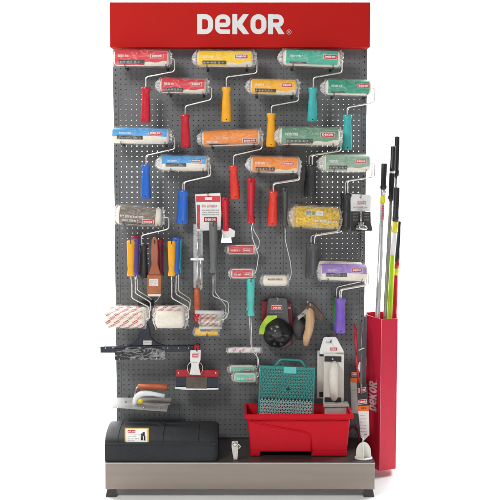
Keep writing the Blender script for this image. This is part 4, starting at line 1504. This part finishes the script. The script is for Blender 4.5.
mb = MB(); mb.tube([P(356.8, 355, -.08), P(358.6, 384, -.08)], .0055, mat('scarlet_plastic', s2l(206, 40, 46), .4), 10); mb.build('sheath', b)
b = thing('steel_rod', 'thin dark steel rod with white twist tie beside the red column', 'rod', P(360.6, 345, -.08))
mb = MB(); mb.tube([P(361.6, 300 + 22, -.07), P(362, 350, -.09), P(361, 382, -.14), P(361.2, 394, -.14)], .0042, mat('grey_rod', s2l(112, 112, 114), .35, .6), 10); mb.build('shaft', b)
mb = MB(); mb.tube([P(358.8, 350.4, -.096), P(361, 349.2, -.1), P(364.4, 348, -.096)], .0017, wp, 8)
mb.tube([P(360, 362, -.1), P(359, 368, -.105), P(360.4, 372, -.105)], [.003, .0055, .004], wp, 10); mb.build('tie', b)
# red cable coil
b = thing('cable_coil', 'loosely coiled dark red cord hanging between tub and white stand', 'cord', P(352, 438, -.06))
mb = MB(); c = P(353, 437, -.07)
cp = []
for i in range(150):
    a = i * .22
    cp.append(c + Vector((.022 * math.cos(a) * (1 + .12 * math.sin(i * .11)), -.01 + .007 * math.sin(i * .07), .045 * math.sin(a) * (1 + .1 * math.cos(i * .09)))))
mb.tube(cp, .0021, mat('dark_red_cord', s2l(120, 22, 34), .45), 7); mb.build('loops', b)

# white half-moon stand
g = G(363.4, 458.6, SZ)
b = thing('card_stand', 'white half-round plastic stand with ring foot at the right shelf corner', 'stand', g)
k = K(g.y)
mb = MB()
pl = mat('milky_plastic', s2l(226, 224, 216), .4, var=.02)
mb.lathe(g + Vector((0, 0, .001)), g + Vector((0, 0, .006)), [(0, 8.9 * k), (.5, 9.1 * k), (1, 8.8 * k)], pl, 32, .95); mb.build('foot', b)
mb = MB()
hw2 = 7.6 * k
pts = [(-hw2, .006), (hw2, .006)] + [(hw2 * math.cos(rad(a)), .006 + 5 * k + 10.8 * k * math.sin(rad(a))) for a in range(0, 181, 12)]
mb.prism(pts, lambda u, v, w: g + Vector((u, w, v)), -.002, .002, pl); mb.build('disc', b, bevel=.001)
mb = MB()
pts = [(-.026, .0062), (.0, .0062), (0, .006 + 15.4 * k), (-.012, .006 + 12.5 * k), (-.022, .006 + 6 * k)]
mb.prism(pts, lambda u, v, w: g + Vector((w - .002, u - .002, v)), -.0015, .0015, pl); mb.build('fin', b)
mb = MB(); mb.tube([g + Vector((-.003, 0, .006 + 15.6 * k)), g + Vector((-.001, .004, .006 + 20 * k))], .002, pl, 8); mb.build('neck', b)

# ================================================================== CARDBOARD COLUMN AND POLES
cardred = mat('red_cardboard', s2l(206, 26, 58), .48, var=.05, nscale=120, bump=.12, bscale=500)
edge = mat('cardboard_crease', s2l(226, 120, 140), .6, var=.1, nscale=200)
zf = .003
T = lambda px, Y, z: None


def xat(px, Y, z):
    w = Vector((0, Y - CY, z - CZ))
    return (px - 240) * (w.y * CP - w.z * SP) / F


zt_ = P(380, 319.4, -.09).z
b = thing('cardboard_column', 'tall open red cardboard column with white lettering standing beside the base', 'pole holder', (0.57, -.02, 0))
zbot = P(380, 471, -.09).z
plan = [(.5135, .005), (xat(380.6, -.09, .35), -.09), (xat(396.4, -.05, .35), -.058), (xat(396.6, .02, .35), .03), (.575, .085), (.5135, .06)]
mb = MB()
n = len(plan)
thk = .003
cxp = sum(p[0] for p in plan) / n; cyp = sum(p[1] for p in plan) / n
inn = [(cxp + (x - cxp) * .93, cyp + (y - cyp) * .93) for x, y in plan]
topz = [zt_ + .002, zt_, zt_ - .002, zt_ + .004, zt_ + .006, zt_ + .005]
vs = [(x, y, zbot) for x, y in plan] + [(x, y, topz[i]) for i, (x, y) in enumerate(plan)] + [(x, y, zbot + .003) for x, y in inn] + [(x, y, topz[i]) for i, (x, y) in enumerate(inn)]
fs = []
for i in range(n):
    j = (i + 1) % n
    fs += [(i, j, n + j, n + i), (2 * n + j, 2 * n + i, 3 * n + i, 3 * n + j), (n + i, n + j, 3 * n + j, 3 * n + i)]
fs += [tuple(range(n))[::-1]]
mb.add(vs, fs, cardred)
colm = mb.build('sleeve', b)
mb = MB(); mb.box((.5036, .004, SZ + .01), (.5132, .05, zt_ - .004), panelm); mb.build('mounting_bracket', b)
mb = MB()
for i in (1, 2):
    x, y = plan[i]
    mb.tube([(x, y - .0003, zbot + .002), (x, y - .0003, topz[i] - .001)], .0012, edge, 6)
mb.build('crease', b)
# lettering runs bottom to top on the left face
A, Bp = Vector((plan[0][0], plan[0][1], 0)), Vector((plan[1][0], plan[1][1], 0))
d = (Bp - A); FW = d.length; d.normalize()
nrm = Vector((d.y, -d.x, 0)).normalized()
if nrm.y > 0: nrm = -nrm


def onface(px, py):
    t = .5
    for _ in range(25):
        y = A.y + d.y * t * FW
        w = P(px, py, y)
        t = (w.x - A.x) / d.x / FW
    return t * FW, P(px, py, A.y + d.y * t * FW).z


s0, z0 = onface(376.6, 412)
s1, z1 = onface(369, 380)
mb = MB()
lk = (z1 - z0) / WL
lh = (s0 - s1)
word(mb, lambda u, v: A + d * (s0 - v * lh) + Vector((0, 0, z0 + u * lk)) + nrm * .0006, lt if False else mat('column_lettering', s2l(230, 190, 196), .5), 5, .27)
c0 = A + d * (s0 - .003) + Vector((0, 0, z1 + .008)) + nrm * .0006
rect(mb, lambda u, v: c0 + d * u + Vector((0, 0, v)), -.0015, .0015, -.0015, .0015, MATS['column_lettering'])
mb.build('lettering', b)
mb = MB()
for (v0, v1) in ((327, 336), (357, 366), (400, 409)):
    sA, zA = onface(366, v1); sB, zB = onface(367.6, v0)
    rect(mb, lambda u, v: A + d * u + Vector((0, 0, v)) + nrm * .0006, sA, sA + .006, zA, zB, edge)
mb.build('slot_tab', b)

poleg = 'telescopic poles standing in the red cardboard column'


def pole(label, pts, name='extension_pole', tilt_y=0.0003):
    """pts: list of sections (px0, py0, px1, py1, radius_px, material, partname), from the top down"""
    Y = pts[0][-1]
    root = thing(name, label, 'extension pole', (.56, pts[0][7], .01), poleg)
    for (a, b_, c, d_, rp, m, nm, Y_) in pts:
        mb = MB()
        k = K(Y_)
        ys = [Y_ + (v - 200) * tilt_y for v in (b_, d_)]
        p, q = P(a, b_, ys[0]), P(c, d_, ys[1])
        if nm == 'grip':
            prof = [(0, rp * .7), (.012, rp * .93), (.03, rp), (.85, rp * 1.0), (.87, rp * 1.14), (.99, rp * 1.14), (1, rp * .9)]
        else:
            prof = [(0, rp), (1, rp)]
        mb.lathe(p, q, [(t, r * k) for t, r in prof], m, 20)
        mb.build(nm, root)
    return root


alu = mat('bright_aluminium', s2l(214, 216, 220), .3, .55, var=.03)
galu = mat('grey_aluminium', s2l(160, 158, 154), .3, .7, var=.04)
ylab = mat('yellow_band', s2l(226, 214, 40), .45)
lime = mat('lime_pole', s2l(166, 200, 24), .32, var=.03)
rpol = mat('red_pole', s2l(200, 14, 44), .32, var=.03)
r_ = pole('silver pole with black grip and yellow band, nearest the board', [
    (384.2, 163.2, 383.4, 189, 2.9, black, 'grip', -.045), (383.4, 189, 383.1, 195, 2.7, alu, 'shaft', -.045), (383.1, 195, 382.8, 203, 2.75, ylab, 'band', -.045),
    (382.8, 203, 371.4, 450, 2.6, alu, 'shaft', -.045)])
mb = MB()
lg = mat('pole_red_text', s2l(200, 70, 80), .5)
for q in range(9):
    v = 206 + q * 2.4
    cc = P(382.6 - (v - 203) * .0465, v, -.045 + (v - 200) * .0003)
    mb.box(cc + Vector((-.004, -.0112, -.003)), cc + Vector((.004, -.0106, .0028)), lg if q < 6 else greyp)
mb.build('printed_text', r_)
pole('tallest pole, thin silver shaft with long black grip at the very right', [
    (397.2, 136.2, 396.2, 176, 2.5, black, 'grip', .028), (396.2, 176, 385, 455, 1.7, galu, 'shaft', .028)])
pole('dark grey steel pole with two black grips and white ring, second from the board', [
    (393.4, 146, 392.2, 171, 2.6, black, 'grip', -.012), (392.2, 171, 392, 173, 3, wp, 'ring', -.012), (392, 173, 391, 199.6, 2.9, black, 'grip', -.012), (391, 199.6, 378.4, 452, 2.3, galu, 'shaft', -.012)])
pole('lime green pole with yellow collar and white sticker', [
    (396.8, 187.2, 395.4, 221.2, 3.0, black, 'grip', -.05), (395.4, 221.2, 394.8, 232, 3.0, ylab, 'band', -.05), (394.8, 232, 392.6, 255, 2.7, card, 'sticker', -.05), (392.6, 255, 382.4, 452, 2.7, lime, 'shaft', -.05)])
pole('red pole with black grip at the outer right', [
    (398.6, 221, 396.8, 261, 2.5, black, 'grip', -.01), (396.8, 261, 396.2, 268, 2.8, rpol, 'shaft', -.01), (396.2, 268, 395.8, 275, 2.85, ylab, 'band', -.01), (395.8, 275, 387.6, 458, 2.8, rpol, 'shaft', -.01)])

for o in bpy.data.objects:
    if '_org' in o:
        del o['_org']
